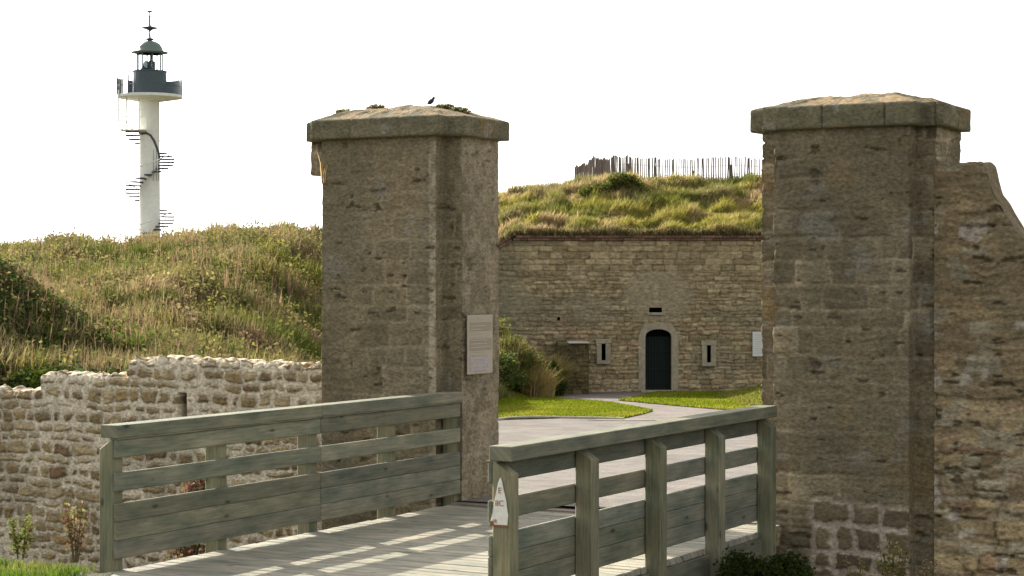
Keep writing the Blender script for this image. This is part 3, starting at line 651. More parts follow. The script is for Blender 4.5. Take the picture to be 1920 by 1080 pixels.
def text(txt, size, du, z, parent, mat, squeeze=1.):
    cu = bpy.data.curves.new('txt', 'FONT'); cu.body = txt; cu.size = size; cu.extrude = .001; cu.align_x = 'CENTER'
    ob = bpy.data.objects.new('txt', cu); COL.objects.link(ob); bpy.context.view_layer.update()
    me = bpy.data.meshes.new_from_object(ob.evaluated_get(bpy.context.evaluated_depsgraph_get())); bpy.data.objects.remove(ob)
    o = bpy.data.objects.new('lettering', me); COL.objects.link(o); me.materials.clear(); me.materials.append(mat)
    X = Vector((Q2[0], Q2[1], 0)); Zv = Vector((0, 0, 1)); Nv = X.cross(Zv); base = Vector(post_pt(du, z, -.011)) - wloc(parent)
    me.transform(Matrix.Translation(base) @ Matrix(((X.x*squeeze, Zv.x, Nv.x, 0), (X.y*squeeze, Zv.y, Nv.y, 0), (0, Zv.z, 0, 0), (0, 0, 0, 1)))); o.parent = parent
text('E', .058, -.004, .855, sg_, M_INK); text('IIC', .060, -.006, .765, sg_, M_INK); text('IR', .036, -.040, .645, sg_, M_INK)

# ------------------------------------------------------------------ fort
FY = 56.0; KF = FPX/FY
def fx(px): return (px-960)/KF
def fz(py): return EYE+(531-py)/KF
DX0, DX1, DZ0, DZA, DZ1 = fx(1210), fx(1259), fz(733), fz(632), fz(617)
def arch_top(x):
    t = np.clip((x-(DX0+DX1)/2)/((DX1-DX0)/2), -1, 1); return DZA+(DZ1-DZA)*np.sqrt(np.maximum(0, 1-t*t*.92))
HOLES = [(fx(1128.5), fx(1134.5), fz(675), fz(645)), (fx(1326), fx(1332), fz(679), fz(648)), (fx(1218), fx(1241), fz(585.5), fz(577.5)), (fx(1046), fx(1050), fz(600), fz(596))]
fort = thing('fort_casemate', 'tan stone fort wall with an arched doorway and two loopholes across the court', 'fort', ((DX0+DX1)/2, FY, DZ0))
def wt(x): return 3.57-.62*np.maximum(0, -x)
def pat_fort(x, z):
    up = sm(z, 2.60, 2.70)
    e1, i1 = coursed(x+(fbm(x*2, z*2, 501)-.5)*.06, z+(fbm(x*2, z*3, 502)-.5)*.02, 503, .19, .42, .25, .5)
    e2, i2 = coursed(x+(fbm(x*2.4, z*2.4, 504)-.5)*.20, z+(fbm(x*2.0, z*3, 505)-.5)*.10+(fbm(x*7, z*9, 525)-.5)*.05, 506, .12, .26, .7, .8)
    e = np.where(up > .5, e1, e2); i = np.where(up > .5, i1, i2); j = 1-sm(e, .004, .024)
    st = fbm(x*3, z*14, 507); big = fbm(x*.5, z*.7, 508, 3); med = fbm(x*6, z*8, 509)
    plas = (1-up)*np.maximum(sm(1.15-np.hypot((x-(DX0+DX1)/2)*.9, (z-2.0)*1.1), 0, .5), sm(fbm(x*.45+2, z*.6, 512), .55, .68)*sm(z, .8, 1.6)*.8)
    rel = 1-.8*plas
    h = (-.028*j+(i-.5)*.03)*rel + (st-.5)*.04*rel + (med-.5)*.02
    c = mix(np.array((.29, .225, .125)), np.array((.46, .365, .21)), sm(i*.6+med*.4, .25, .8)); hs = (i*7.7) % 1
    c = mix(c, np.array((.37, .235, .13)), sm(hs, .82, .9)*.5*(1-up)); c = c*(.78+.44*st)[..., None]
    c = mix(c, c*.6, j*rel*.55); c = mix(c, np.array((.34, .285, .185)), plas*.75)
    c = mix(c, np.array((.21, .185, .125)), sm(big, .55, .72)*.4); c = mix(c, np.array((.19, .185, .11)), sm(-x, -.6, .4)*.35)
    c = mix(c, c*1.12, sm(-z, -1.2, 0)*.5)
    return h, c
xw = np.arange(-6.5, 15.5, .025); zw = np.linspace(-1.5, 0, 1); nz = 205
T = np.linspace(0, 1, nz)[:, None]; ZT = wt(xw)[None, :]; XX = np.broadcast_to(xw[None, :], (nz, len(xw))); ZZ = -1.6+(ZT+1.6)*T
hF, cF = pat_fort(XX, ZZ); Vw = np.stack([XX, FY-hF, ZZ], -1); Fw = gridF(nz, len(xw))
fc = Vw.reshape(-1, 3)[Fw].mean(1); keep = np.ones(len(Fw), bool)
keep &= ~((fc[:, 0] > DX0-.02) & (fc[:, 0] < DX1+.02) & (fc[:, 2] > DZ0) & (fc[:, 2] < arch_top(fc[:, 0])+.02))
for a, b_, c_, d_ in HOLES: keep &= ~((fc[:, 0] > a-.01) & (fc[:, 0] < b_+.01) & (fc[:, 2] > c_-.01) & (fc[:, 2] < d_+.01))
mk('wall', Vw, [Fw[keep]], M_FORT, fort, cF, smooth=True)
M_DRESS = flat_mat('dressed_stone', (.315, .27, .19), .9, noise=.22, sc=9)
# dark rooms behind the openings
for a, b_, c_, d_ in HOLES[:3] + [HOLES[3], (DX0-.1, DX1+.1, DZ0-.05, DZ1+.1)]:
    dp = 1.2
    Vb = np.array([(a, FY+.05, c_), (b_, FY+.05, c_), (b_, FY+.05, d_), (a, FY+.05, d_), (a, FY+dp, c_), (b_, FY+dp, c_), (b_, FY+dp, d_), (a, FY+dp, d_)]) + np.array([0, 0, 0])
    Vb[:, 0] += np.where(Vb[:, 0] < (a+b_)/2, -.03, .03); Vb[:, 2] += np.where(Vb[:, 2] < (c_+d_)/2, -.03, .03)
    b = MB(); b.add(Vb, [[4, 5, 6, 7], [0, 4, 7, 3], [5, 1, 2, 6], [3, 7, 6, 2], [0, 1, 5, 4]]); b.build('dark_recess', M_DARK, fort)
# door surround: jambs and arch stones, with a deep reveal
def ring_pt(k, off):   # outline point k in 0..1 around jambs + arch
    H = DZA-DZ0; W_ = DX1-DX0
    pass
A_in = [(DX0, DZ0), (DX0, DZA)] + [(x, float(arch_top(np.array(x)))) for x in np.linspace(DX0+.02, DX1-.02, 13)] + [(DX1, DZA), (DX1, DZ0)]
cx_ = (DX0+DX1)/2
def outp(p):
    if p[1] <= DZA+1e-6: return (p[0]+(-.20 if p[0] < cx_ else .20), p[1])
    dx_, dz_ = p[0]-cx_, p[1]-(DZA-.35); l_ = math.hypot(dx_, dz_); return (p[0]+dx_/l_*.20, p[1]+dz_/l_*.20)
b = MB(); n_ = len(A_in)
Vr = []
for p in A_in:
    q = outp(p); Vr += [(p[0], FY+.45, p[1]), (p[0], FY-.022, p[1]), (q[0], FY-.022, q[1]), (q[0], FY+.05, q[1])]
b.add(Vr, gridF(n_, 4)[:, ::-1]); b.build('door_surround', M_DRESS, fort)
b = MB(); b.box((cx_, FY-.12, DZ0-.02), (DX1-DX0+.30, .42, .10), bev=.015); b.build('door_step', M_DRESS, fort)
dg = MB(); gy = FY+.22
dg.box(((DX0+DX1)/2, gy+.03, (DZ0+DZA)/2), (DX1-DX0-.02, .012, DZA-DZ0-.06), bev=.002)
door = dg.build('iron_gate', M_GATE, fort)
dg = MB()
for k_ in range(9):
    x_ = DX0+.045+(DX1-DX0-.09)*k_/8; dg.tube([(x_, gy, DZ0+.03), (x_, gy, float(arch_top(np.array(x_)))-.03)], .012, 6)
for z_ in (DZ0+.06, DZ0+.62, DZ0+1.15, DZA-.02): dg.box((cx_, gy, z_), (DX1-DX0-.03, .03, .04), bev=.004)
dg.build('gate_bars', M_GATE, door)
for a, b_, c_, d_ in HOLES[:2]:
    m = MB()
    m.box((a-.085, FY-.01, (c_+d_)/2), (.15, .12, d_-c_+.02), bev=.012); m.box((b_+.085, FY-.01, (c_+d_)/2), (.15, .12, d_-c_+.02), bev=.012)
    m.box(((a+b_)/2, FY-.012, d_+.075), (.46, .125, .13), bev=.012); m.box(((a+b_)/2, FY-.03, c_-.065), (.42, .16, .11), bev=.012)
    m.build('loophole_frame', M_DRESS, fort)
m = MB(); a, b_, c_, d_ = HOLES[2]; m.box(((a+b_)/2+.02, FY-.01, c_-.045), (b_-a+.16, .10, .08), bev=.01); m.build('vent_sill', M_DRESS, fort)
# brick cornice along the top
m = MB(); x_ = 0.02
while x_ < 15.3:
    for r_, (dz, pr) in enumerate(((.0, .04), (.075, .075))):
        m.box((x_+.11+r_*.09, FY-pr/2+.02, 3.575+dz+.034), (.205, .10+pr, .066), bev=.006, col=np.array((.17, .10, .065))*random.uniform(.6, 1.3))
    x_ += .215
x_ = 0.0
while x_ > -6:
    ang = math.atan(.62); c_, s_ = math.cos(ang), math.sin(ang)
    for r_, dz in enumerate((0, .075)):
        m.box((x_-.10-r_*.03, FY-.03, wt(x_-.10)+dz+.034), (.215, .14+.03*r_, .066), ((c_, 0, s_), (0, 1, 0), (-s_, 0, c_)), .006, col=np.array((.17, .10, .065))*random.uniform(.6, 1.3))
    x_ -= .215*c_
m.build('brick_cornice', M_BRICKRED, fort)
# earth mound over the casemate
def mcrest(x): return np.interp(x, [-14, -7, -3.5, -.5, .8, 2.0, 3.4, 4.6, 6, 9, 13, 15], [2.0, 3.5, 4.5, 5.02, 5.16, 5.48, 5.62, 5.55, 5.52, 5.50, 5.2, 4.6])
def mound(x, y):
    t = (y-FY)/8.0; top = mcrest(x); b0 = wt(x)+.09; k = .55*np.clip(t, 0, 1)+.45*sm(t, 0, 1)
    z = b0+(top-b0)*k + (fbm(x*.9, y*.9, 601)-.5)*.5*sm(t, 0, .15) + .32*sm(y, 64, 76) - 1.2*sm(y, 80, 115) - 6*sm(x, 14.6, 18.5)
    return z
xm = np.arange(-16, 30, .2); ym = np.concatenate([[FY+.05], np.arange(FY+.1, 76, .2), np.geomspace(76.5, 125, 18)])
MX, MY = np.meshgrid(xm, ym); MZ = mound(MX, MY); skirt = (MX < -15.9) | (MX > 29.7) | (MY > 124); MZ = np.where(skirt, -1.7, MZ)
mk('earth_mound', np.stack([MX, MY, MZ], -1), [gridF(len(ym), len(xm))], M_SOIL, col=mix((.07, .07, .028), (.13, .10, .05), sm(fbm(MX, MY, 602), .4, .6)), smooth=True)['kind'] = 'structure'
n = 150000; yy = FY+.12+RNG.uniform(0, 1, n)**1.2*13; pp = RNG.uniform(700, 1540, n); xx = (pp-960)/FPX*yy; zz = mound(xx, yy)
def mcol(x, y):
    c = RNG.uniform(0, 1, len(x)); t = sm(fbm(x*.6, y*.6, 611, 3)*.5+fbm(x*1.8, y*1.8, 612, 3)*.5+(c-.5)*.15, .42, .58); col = mix(G_YEL*1.15, G_DRY*1.2, t)
    col = mix(col, G_OLV*1.1, sm(fbm(x*.8+4, y*.8, 613, 3), .48, .62)*.7); col = mix(col, G_GREEN*1.1+G_YEL*.15, sm(fbm(x*.9, y*.9+4, 615, 3), .58, .68)*.6)
    return col
e_ = sm(fbm(xx*1.5, yy*1.5, 614, 3), .3, .7)
blades('mound_grass', np.stack([xx, yy, zz-.02], 1), .14+.36*e_, .030, mcol(xx, yy), .9, wind=(.35, -.1))
# grass hanging over the cornice
n = 5200; xx = RNG.uniform(-5.5, 14, n); P = np.stack([xx, FY+RNG.uniform(-.10, .25, n), np.where(xx > 0, 3.72, wt(xx)+.14)+RNG.uniform(-.04, .05, n)], 1)
blades('overhanging_grass', P, .26, .03, mix(G_DRY*.75, G_OLV*.7, RNG.uniform(0, 1, n)), 1.3, wind=(.1, -.7))

def shrub(name, label, cat, c, r, n, size, cols, stems=5, lump=.4, seed=1, group=None, twig=(.10, .075, .05), asp=1.7):
    base = (c[0], c[1], c[2]); root = thing(name, label, cat, base, group)
    Ps = []; K = 7; A = np.array(c)+[0, 0, r[2]*.95]
    for k_ in range(K):
        o = RNG.normal(size=3)*np.array(r)*.38; rr = np.array(r)*RNG.uniform(.42, .72); Ps.append(ball(n//K, A+o, rr, .15, lump, seed+k_))
    P = np.vstack(Ps); P = P[P[:, 2] > c[2]-.05]; cc = np.array(cols)[RNG.integers(0, len(cols), len(P))]
    V, F, C = leaves(P, size, cc, asp=asp); mk('foliage', V, [F], M_LEAF, root, C)
    b = MB()
    for k_ in range(stems):
        a = RNG.uniform(0, 6.28); q = A+np.array([math.cos(a)*r[0]*.6, math.sin(a)*r[1]*.6, RNG.uniform(0, .6)*r[2]]); m_ = (np.array(base)+q)/2+RNG.normal(size=3)*r[0]*.08
        b.tube([base, m_, q], .018*max(r)/.6, 6, col=twig, r2=.004)
    b.build('stems', M_PAINT, root); return root
# round gorse bush on the mound
xb, yb = fx(1150)*1.07, FY+5.2
shrub('bush', 'rounded green bush on the mound below the paling fence', 'bush', (xb, yb, float(mound(np.array(xb), np.array(yb)))-.36), (.95, .6, .42), 16000, .05, [G_GREEN*1.1, G_DK*1.8, G_OLV*1.0, G_YEL*.8], seed=3)

# paling fence on the mound
fpts = [(1520, 64.6), (1432, 64.7), (1340, 64.9), (1250, 65.2), (1190, 66.0), (1150, 67.5), (1115, 70.0), (1090, 74.0), (1076, 78.0)]
FP = np.array([((p-960)/FPX*y, y) for p, y in fpts]); seg = np.linalg.norm(np.diff(FP, axis=0), axis=1); cum = np.concatenate([[0], np.cumsum(seg)])
def fpos(s): return np.array([np.interp(s, cum, FP[:, 0]), np.interp(s, cum, FP[:, 1])])
def fbase(p): return float(mound(np.array(p[0]), np.array(p[1])))
# the ground behind the crest is held level so that the fence stands on it
fence = thing('paling_fence', 'chestnut paling fence of thin uneven grey pales on top of the grassy mound', 'fence', (*FP[3], fbase(FP[3])))
s_ = 0.; post_s = []
while s_ < cum[-1]: post_s.append(s_); s_ += 1.32 if s_ < 14 else 1.6
for k_, s0_ in enumerate(post_s):
    p = fpos(s0_); z = fbase(p); b = MB(); hgt = .78*random.uniform(.85, 1.1); b.tube([(p[0], p[1], z-.2), (p[0]+random.uniform(-.03, .03), p[1], z+hgt)], .065, 7, col=(.08, .06, .05), r2=.055); b.build('post', M_PAINT, fence)
    if k_+1 < len(post_s):
        m = MB(); q = s0_
        while q < post_s[k_+1]-.02:
            pp_ = fpos(q)+np.array([0, -.06]); zz_ = fbase(pp_); h_ = random.uniform(1.0, 1.09); wv = random.uniform(.034, .05); lean = random.uniform(-.035, .035)
            cc_ = np.array((.16, .125, .10))*random.uniform(.6, 1.25)
            m.box((pp_[0]+lean/2, pp_[1], zz_+.03+h_/2), (wv, .012, h_), ((1, 0, 0), (0, 1, 0), (0, 0, 1)), .003, col=cc_, skew=lambda V, l=lean: V+np.stack([V[:, 2]*l, 0*V[:, 0], 0*V[:, 0]], 1)); q += random.uniform(.068, .092)
        a_, c_ = fpos(s0_), fpos(post_s[k_+1])
        for hz in (.18, .50, .80):
            m.tube([(a_[0], a_[1]-.075, fbase(a_)+hz), ((a_[0]+c_[0])/2, (a_[1]+c_[1])/2-.075, (fbase(a_)+fbase(c_))/2+hz-.02), (c_[0], c_[1]-.075, fbase(c_)+hz)], .006, 4, col=(.2, .19, .18))
        m.build('paling', M_PAINT, fence)
# weeds along the fence foot
n = 1500; s__ = RNG.uniform(0, cum[-1]*.75, n); P = np.array([fpos(q) for q in s__])+RNG.normal(size=(n, 2))*.15
k = fbm(s__*1.3, s__*0, 71) > .5; P = P[k]; blades('fence_weeds', np.stack([P[:, 0], P[:, 1], mound(P[:, 0], P[:, 1])], 1), .42, .03, np.tile(G_BRN*1.1, (len(P), 1)), .6)
# white sign on the fort wall
ws = thing('wall_sign', 'plain white notice on the fort wall beside the right gate pillar', 'sign', (fx(1423), FY-.05, fz(668)))
b = MB(); b.box((fx(1424), FY-.075, (fz(622)+fz(668))/2), (fx(1437)-fx(1410), .02, fz(622)-fz(668)), bev=.003); b.build('panel', flat_mat('white_panel', (.62, .61, .56), .5, noise=.06), ws)
b = MB()
for k_ in range(9): b.box((fx(1423), FY-.088, fz(628+4.2*k_)), ((fx(1432)-fx(1414))*random.uniform(.7, 1), .004, .018), bev=.001)
b.build('text_lines', flat_mat('faint_text', (.50, .49, .46), .6), ws)
# low side wall in front of the fort
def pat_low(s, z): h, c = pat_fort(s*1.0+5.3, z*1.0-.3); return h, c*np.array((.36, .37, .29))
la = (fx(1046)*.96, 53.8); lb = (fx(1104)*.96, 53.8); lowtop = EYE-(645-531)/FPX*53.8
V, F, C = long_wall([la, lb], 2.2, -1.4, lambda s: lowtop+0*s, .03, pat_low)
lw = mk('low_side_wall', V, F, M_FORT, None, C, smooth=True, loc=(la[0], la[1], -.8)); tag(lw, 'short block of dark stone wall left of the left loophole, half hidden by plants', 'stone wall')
b = MB(); b.box(((la[0]+lb[0])/2+.16, 54.6, lowtop+.03), (lb[0]-la[0]-.28, 1.9, .02), bev=.006, col=(.45, .41, .34)); b.build('coping', M_GRAVEL, lw)

# plants at the foot of the bank, left of the court
bank = [('shrub', 'dark green leafy shrub at the foot of the bank, right behind the left pillar', (940, 51.2), (.75, .7, .62), [G_GREEN, G_DK*1.5, G_OLV*.9, G_YEL*.6], 14000),
        ('shrub', 'green and yellow shrub high on the bank beside the left pillar', (928, 53.0), (.9, .7, .75), [G_OLV, G_YEL*.8, G_GREEN], 12000),
        ('shrub', 'low dark shrub in front of the dark stone block', (1038, 52.4), (.34, .4, .45), [G_DK*1.2, G_GREEN*.8], 7000),
        ('shrub', 'mid green shrub between the dark and the golden plants on the bank', (985, 52.4), (.65, .55, .50), [G_GREEN, G_OLV, G_YEL*.7], 9000),
        ('shrub', 'lowest dark shrub on the grass slope at the right edge of the left pillar', (945, 49.3), (.55, .6, .42), [G_DK*1.4, G_GREEN*.9, G_OLV*.9], 9000),
        ('shrub', 'flat dark green shrub spreading at the lawn edge below the golden grass', (1000, 50.8), (.60, .5, .30), [G_DK*1.2, G_GREEN*.8], 8000)]
for nm, lb_, (px, y), r, cols, nn in bank:
    x = (px-960)/FPX*y; shrub(nm, lb_, 'shrub', (x, y, float(ground(np.array(x), np.array(y)))-.05), r, nn, .045, [q*1.25 for q in cols], seed=int(px), lump=.7)
def tuft(name, label, c, rad, n, h, w, cols, bend=.5, cat='grass tuft', wind=(.1, 0), head=True):
    a = RNG.uniform(0, 6.28, n); rr = RNG.uniform(0, 1, n)**.6*rad; P = np.stack([c[0]+np.cos(a)*rr, c[1]+np.sin(a)*rr, np.full(n, c[2])], 1)
    hh = h*(1-.45*(rr/rad)**2); cc = np.array(cols)[RNG.integers(0, len(cols), n)]
    o = blades(name, P, hh, w, cc, bend, kind=None, wind=wind); me = o.data
    o.location = c; me.transform(Matrix.Translation(-Vector(c))); return tag(o, label, cat)
for (px, y, h, rad, cols, lb_) in ((1003, 50.6, .95, .50, [G_DRY*1.35, np.array((.42, .30, .12)), G_YEL*1.2], 'golden dry grass clump on the bank in front of the fort wall'),
                                (950, 50.8, 1.35, .7, [G_OLV, G_YEL, G_DRY], 'tall green grass clump behind the dark shrubs on the bank'),
                                (1040, 53.2, 1.15, .22, [G_DRY*1.1, G_YEL], 'thin dry grass leaning over the dark stone block')):
    x = (px-960)/FPX*y; tuft('grass_clump', lb_, (x, y, float(ground(np.array(x), np.array(y)))), rad, 2200, h, .030, cols, .9, wind=(.05, -.1))
# lawn grass
def lawn(P, name, n):
    P = np.array(P); x = RNG.uniform(P[:, 0].min(), P[:, 0].max(), n); y = RNG.uniform(P[:, 1].min(), P[:, 1].max(), n); k = inpoly(x, y, P.tolist()); x, y = x[k], y[k]
    z = np.maximum(court_z(y)+.03, ground(x, y)); t = fbm(x*.8, y*.5, 701, 3)
    blades(name, np.stack([x, y, z], 1), .06, .035, mix(np.array((.19, .225, .018)), np.array((.27, .27, .035)), sm(t, .4, .6)), .9, vary=.15)
lawn(lawnL, 'lawn_grass', 90000); lawn(lawnR, 'lawn_grass', 60000)
# right inner bank grass
n = 16000; x = RNG.uniform(4.9, 8.5, n); y = RNG.uniform(40, 55.5, n); z = ground(x, y); k = z > court_z(y)+.03; x, y, z = x[k], y[k], z[k]
blades('bank_grass', np.stack([x, y, z], 1), .10, .03, mix(np.array((.13, .165, .03)), G_YEL, RNG.uniform(0, 1, len(x))), .9)

# ------------------------------------------------------------------ near bank
def scatter_uv(n, u0, u1, v0_, v1_): u = RNG.uniform(u0, u1, n); v = RNG.uniform(v0_, v1_, n); return uv2xy(u, v)
x, y = scatter_uv(26000, -4.5, -.12, -8.6, -5.55); z = ground(x, y); k = z > -.3; x, y, z = x[k], y[k], z[k]; t = fbm(x*2, y*2, 801)
x2, y2 = scatter_uv(22000, 3.9, 8.5, -9.5, -5.55); z2 = ground(x2, y2); k = z2 > -.3; x = np.concatenate([x, x2[k]]); y = np.concatenate([y, y2[k]]); z = np.concatenate([z, z2[k]]); t = fbm(x*2, y*2, 801)
blades('bank_grass', np.stack([x, y, z], 1), .05+.06*fbm(x*3, y*3, 802), .008, mix(np.array((.10, .17, .02)), np.array((.18, .21, .045)), sm(t, .35, .65)), .9)
sheet_pts = [uv2xy(-.10, -6.62), uv2xy(3.75, -6.62), uv2xy(4.6, -20), uv2xy(-1.6, -20)]
V = np.array([(p[0], p[1], 0) for p in sheet_pts]); ii = np.linspace(0, 1, 40)
A_ = np.array(sheet_pts[0])[None]*(1-ii[:, None])+np.array(sheet_pts[3])[None]*ii[:, None]; B_ = np.array(sheet_pts[1])[None]*(1-ii[:, None])+np.array(sheet_pts[2])[None]*ii[:, None]
GR = np.stack([A_[:, None]*(1-t)+B_[:, None]*t for t in np.linspace(0, 1, 12)], 1)[:, :, 0] if False else np.array([[A_[a]*(1-t)+B_[a]*t for t in np.linspace(0, 1, 12)] for a in range(40)])
Zg = ground(GR[..., 0], GR[..., 1])+.03
mk('approach_path', np.stack([GR[..., 0], GR[..., 1], Zg], -1), [gridF(40, 12)[:, ::-1]], M_GRAVEL, col=np.tile((.21, .19, .16), (480, 1)))['kind'] = 'structure'

def weed(name, label, c, h, n_st, cols, cat='weed', leaf=.035, spread=.18, nleaf=26, flower=None):
    leaf *= .68; nleaf *= 2; cols = [np.array(q)*.8+.02 for q in cols]
    root = thing(name, label, cat, c); b = MB(); Ps = []; 
    for k_ in range(n_st):
        a = RNG.uniform(0, 6.28); sp = RNG.uniform(.2, 1)*spread; hh = h*RNG.uniform(.6, 1.05)
        p0 = np.array(c)+[math.cos(a)*.02, math.sin(a)*.02, -.02]; p2 = np.array(c)+[math.cos(a)*sp, math.sin(a)*sp, hh]; p1 = (p0+p2)/2+[0, 0, hh*.08]
        b.tube([p0, p1, p2], .006, 5, col=(.10, .08, .04), r2=.002)
        for q in RNG.uniform(.25, 1.03, nleaf): Ps.append(p0*(1-q)+p2*q+RNG.normal(size=3)*.022*(1.3-q*.5))
    b.build('stems', M_PAINT, root); P = np.array(Ps); cc = np.array(cols)[RNG.integers(0, len(cols), len(P))]
    V, F, C = leaves(P, leaf, cc); mk('foliage', V, [F], M_LEAF, root, C); return root
def gpt(px, y, z): return ((px-960)/FPX*y, y, z)
weed('weed', 'yellow-green weed at the foot of the rubble wall near the left edge', gpt(38, 16.3, 0), .34, 6, [G_GREEN*1.4, G_YEL*1.1], spread=.10)
weed('weed', 'taller weed with reddish tips beside the near post of the left parapet', gpt(142, 16.15, 0), .52, 8, [G_GREEN*1.2, G_YEL, G_BRN*1.6, np.array((.22, .07, .04))], spread=.14)
shrub('red_leaved_plant', 'reddish plant in the ditch behind the left parapet', 'plant', gpt(352, 19.6, -.75), (.34, .30, .68), 3600, .035, [np.array((.24, .12, .085)), np.array((.30, .19, .14)), G_BRN*1.2, G_OLV], seed=31)
# ditch plants, right
shrub('ivy_bush', 'dark green ivy bush at the foot of the right gate pillar', 'bush', gpt(1462, 16.6, -.64), (.48, .34, .40), 16000, .026, [G_DK*.9, G_DK*1.3, G_GREEN*.6], seed=51, asp=1.2)
shrub('ivy_bush', 'lower dark green ivy bush hugging the last post of the right parapet', 'bush', gpt(1395, 16.5, -.70), (.24, .26, .34), 9000, .026, [G_DK, G_DK*1.3, G_GREEN*.6], seed=55, asp=1.2)
weed('weed', 'yellow leafed weed in front of the bare blocks of the right gate pillar', gpt(1668, 15.6, -.42), .66, 14, [G_YEL*1.3, G_GREEN, G_BRN*1.3], spread=.16, leaf=.03)
weed('weed', 'brownish weed between the ivy and the yellow weed', gpt(1605, 15.5, -.42), .50, 12, [G_BRN*1.3, G_YEL, G_DRY], spread=.14, leaf=.028)
weed('weed', 'sprawling reddish weed under the right edge of the gate pillar', gpt(1722, 15.5, -.44), .56, 12, [G_BRN*1.5, G_OLV, G_DRY], spread=.18, leaf=.028)
weed('weed', 'small pale weed by the foot of the second post of the right parapet', gpt(1008, 13.7, -.32), .24, 4, [G_YEL*1.4, G_DRY*1.2], spread=.08, leaf=.02)
weed('weed', 'green sprig poking up in front of the third bay of the right parapet', gpt(1262, 14.9, -.42), .36, 4, [G_GREEN*1.5, G_YEL], spread=.06, leaf=.028)
# weeds and a bird on the pillars
def on_cap(cen, du, dv, z):
    x, y = cen[0]+Q2[0]*du+D2[0]*dv, cen[1]+Q2[1]*du+D2[1]*dv; A = CAPV[0 if cen is cenL else 1]; return (x, y, float(A[np.argmin((A[:, 0]-x)**2+(A[:, 1]-y)**2), 2]))
for i_, (du, dv, z, lb_) in enumerate(((-.62, -.30, 4.13, 'grey-green moss tuft near the left end of the left pillar cap'), (-.35, -.1, 4.20, 'low moss tuft left of the top of the left pillar cap'), (-.05, .15, 4.26, 'mossy clump on the highest point of the left pillar cap'), (.40, .10, 4.19, 'dark moss tuft right of the bird on the left pillar cap'), (.66, -.02, 4.13, 'moss tuft at the right corner of the left pillar cap'))):
    c = on_cap(cenL, du, dv, z-.03); P = ball(700, c, (.13, .12, .06), .1); P = P[P[:, 2] > z-.06]; V, F, C = leaves(P, .022, np.array([G_OLV*1.0, G_DK*1.6, G_DRY*.9])[RNG.integers(0, 3, len(P))]); tag(mk('moss_tuft', V, [F], M_LEAF, None, C, loc=c), lb_, 'moss')
c = uv2xy(-1.63, -.225); tuft('dry_grass', 'dry grass sprig growing from a joint high on the left pillar', (c[0], c[1], 3.42), .03, 14, .34, .010, [G_DRY*1.2, G_DRY*1.5], .5)
tuft('dry_grass', 'thin dry stalks on the top of the right pillar cap', on_cap(cenR, 0, 0, 4.16), .05, 6, .22, .004, [G_DRY*1.3], .3)
# little perched bird
bc = np.array(on_cap(cenL, .36, -.10, 4.205)); bc[2] += .005; bird = MB()
def ell(b, c, r, ax, seg=10, rings=7):
    ax = np.array(ax, float); V = []
    for i in range(rings+1):
        th = math.pi*i/rings
        for j in range(seg):
            ph = 2*math.pi*j/seg; V.append(np.array([math.sin(th)*math.cos(ph)*r[0], math.sin(th)*math.sin(ph)*r[1], math.cos(th)*r[2]]) @ ax + c)
    b.add(V, gridF(rings+1, seg, wrap=True)[:, ::-1])
tl = R(38); X_ = np.array((math.cos(tl), 0, math.sin(tl))); Z_ = np.array((-math.sin(tl), 0, math.cos(tl)))
ell(bird, bc+[0, 0, .045], (.044, .026, .027), (X_, (0, 1, 0), Z_)); ell(bird, bc+[.030, 0, .083], (.018, .016, .017), np.eye(3))
bird.tube([bc+[.044, 0, .084], bc+[.062, 0, .081]], .005, 5, r2=.001); bird.box(bc+[-.044, 0, .018], (.06, .022, .006), (X_, (0, 1, 0), Z_), .001)
bird.tube([bc+[.004, .01, .035], bc+[.004, .01, -.01]], .0025, 4); bird.tube([bc+[.004, -.01, .035], bc+[.004, -.01, -.01]], .0025, 4)
tag(bird.build('bird', flat_mat('dark_feathers', (.03, .03, .035), .6), None, True, tuple(bc)), 'small dark bird perched on the left pillar cap', 'bird')

# ------------------------------------------------------------------ lighthouse
LY = 149.; LX = (281-960)/FPX*LY; kL = LY/FPX
def lz(py): return EYE+(531-py)*kL
lh = thing('lighthouse', 'white lighthouse tower with an outside spiral stair and dark lantern gallery, beyond the hill', 'lighthouse', (LX, LY, 1.6))
c0 = (LX, LY, 0)
b = MB(); b.lathe(c0, [(.86, 1.2), (.84, 3), (.80, lz(430)), (.76, lz(188)), (.95, lz(182))], 40); b.build('tower', M_WHITE, lh, True)
b = MB(); b.lathe(c0, [(.70, lz(190)), (1.2, lz(189.5)), (2.50, lz(184)), (2.52, lz(180)), (2.50, lz(179)), (.2, lz(179))], 44); b.build('gallery_floor', M_WHITE, lh)
b = MB(); b.lathe(c0, [(1.30, lz(179)), (1.30, lz(136)), (1.34, lz(135)), (1.34, lz(133.5)), (.2, lz(133.5))], 24); b.build('lantern_base', M_SLATE, lh)
def panel(a0, a1, name='gallery_panel'):
    b = MB(); b.lathe(c0, [(2.50, lz(176)), (2.50, lz(147)), (2.44, lz(147)), (2.44, lz(176)), (2.50, lz(176))], 6, a0=R(a0+10.3), a1=R(a1+10.3)); b.build(name, M_SLATE, lh)
for a0, a1 in ((-3, 27), (29, 58), (111, 119), (121.5, 134), (148, 180)): panel(a0, a1)
for a in (-4, 28, 60, 147, 182, 205, 230):
    b = MB(); x_, y_ = LX+2.48*math.cos(R(a+10.3)), LY+2.48*math.sin(R(a+10.3)); b.tube([(x_, y_, lz(180)), (x_, y_, lz(146))], .05, 6); b.build('gallery_post', M_SLATE, lh)
b = MB(); b.tube([(LX+2.48*math.cos(R(a)), LY+2.48*math.sin(R(a)), lz(163)) for a in range(182, 357, 5)], .03, 5); b.build('gallery_rail', M_SLATE, lh)
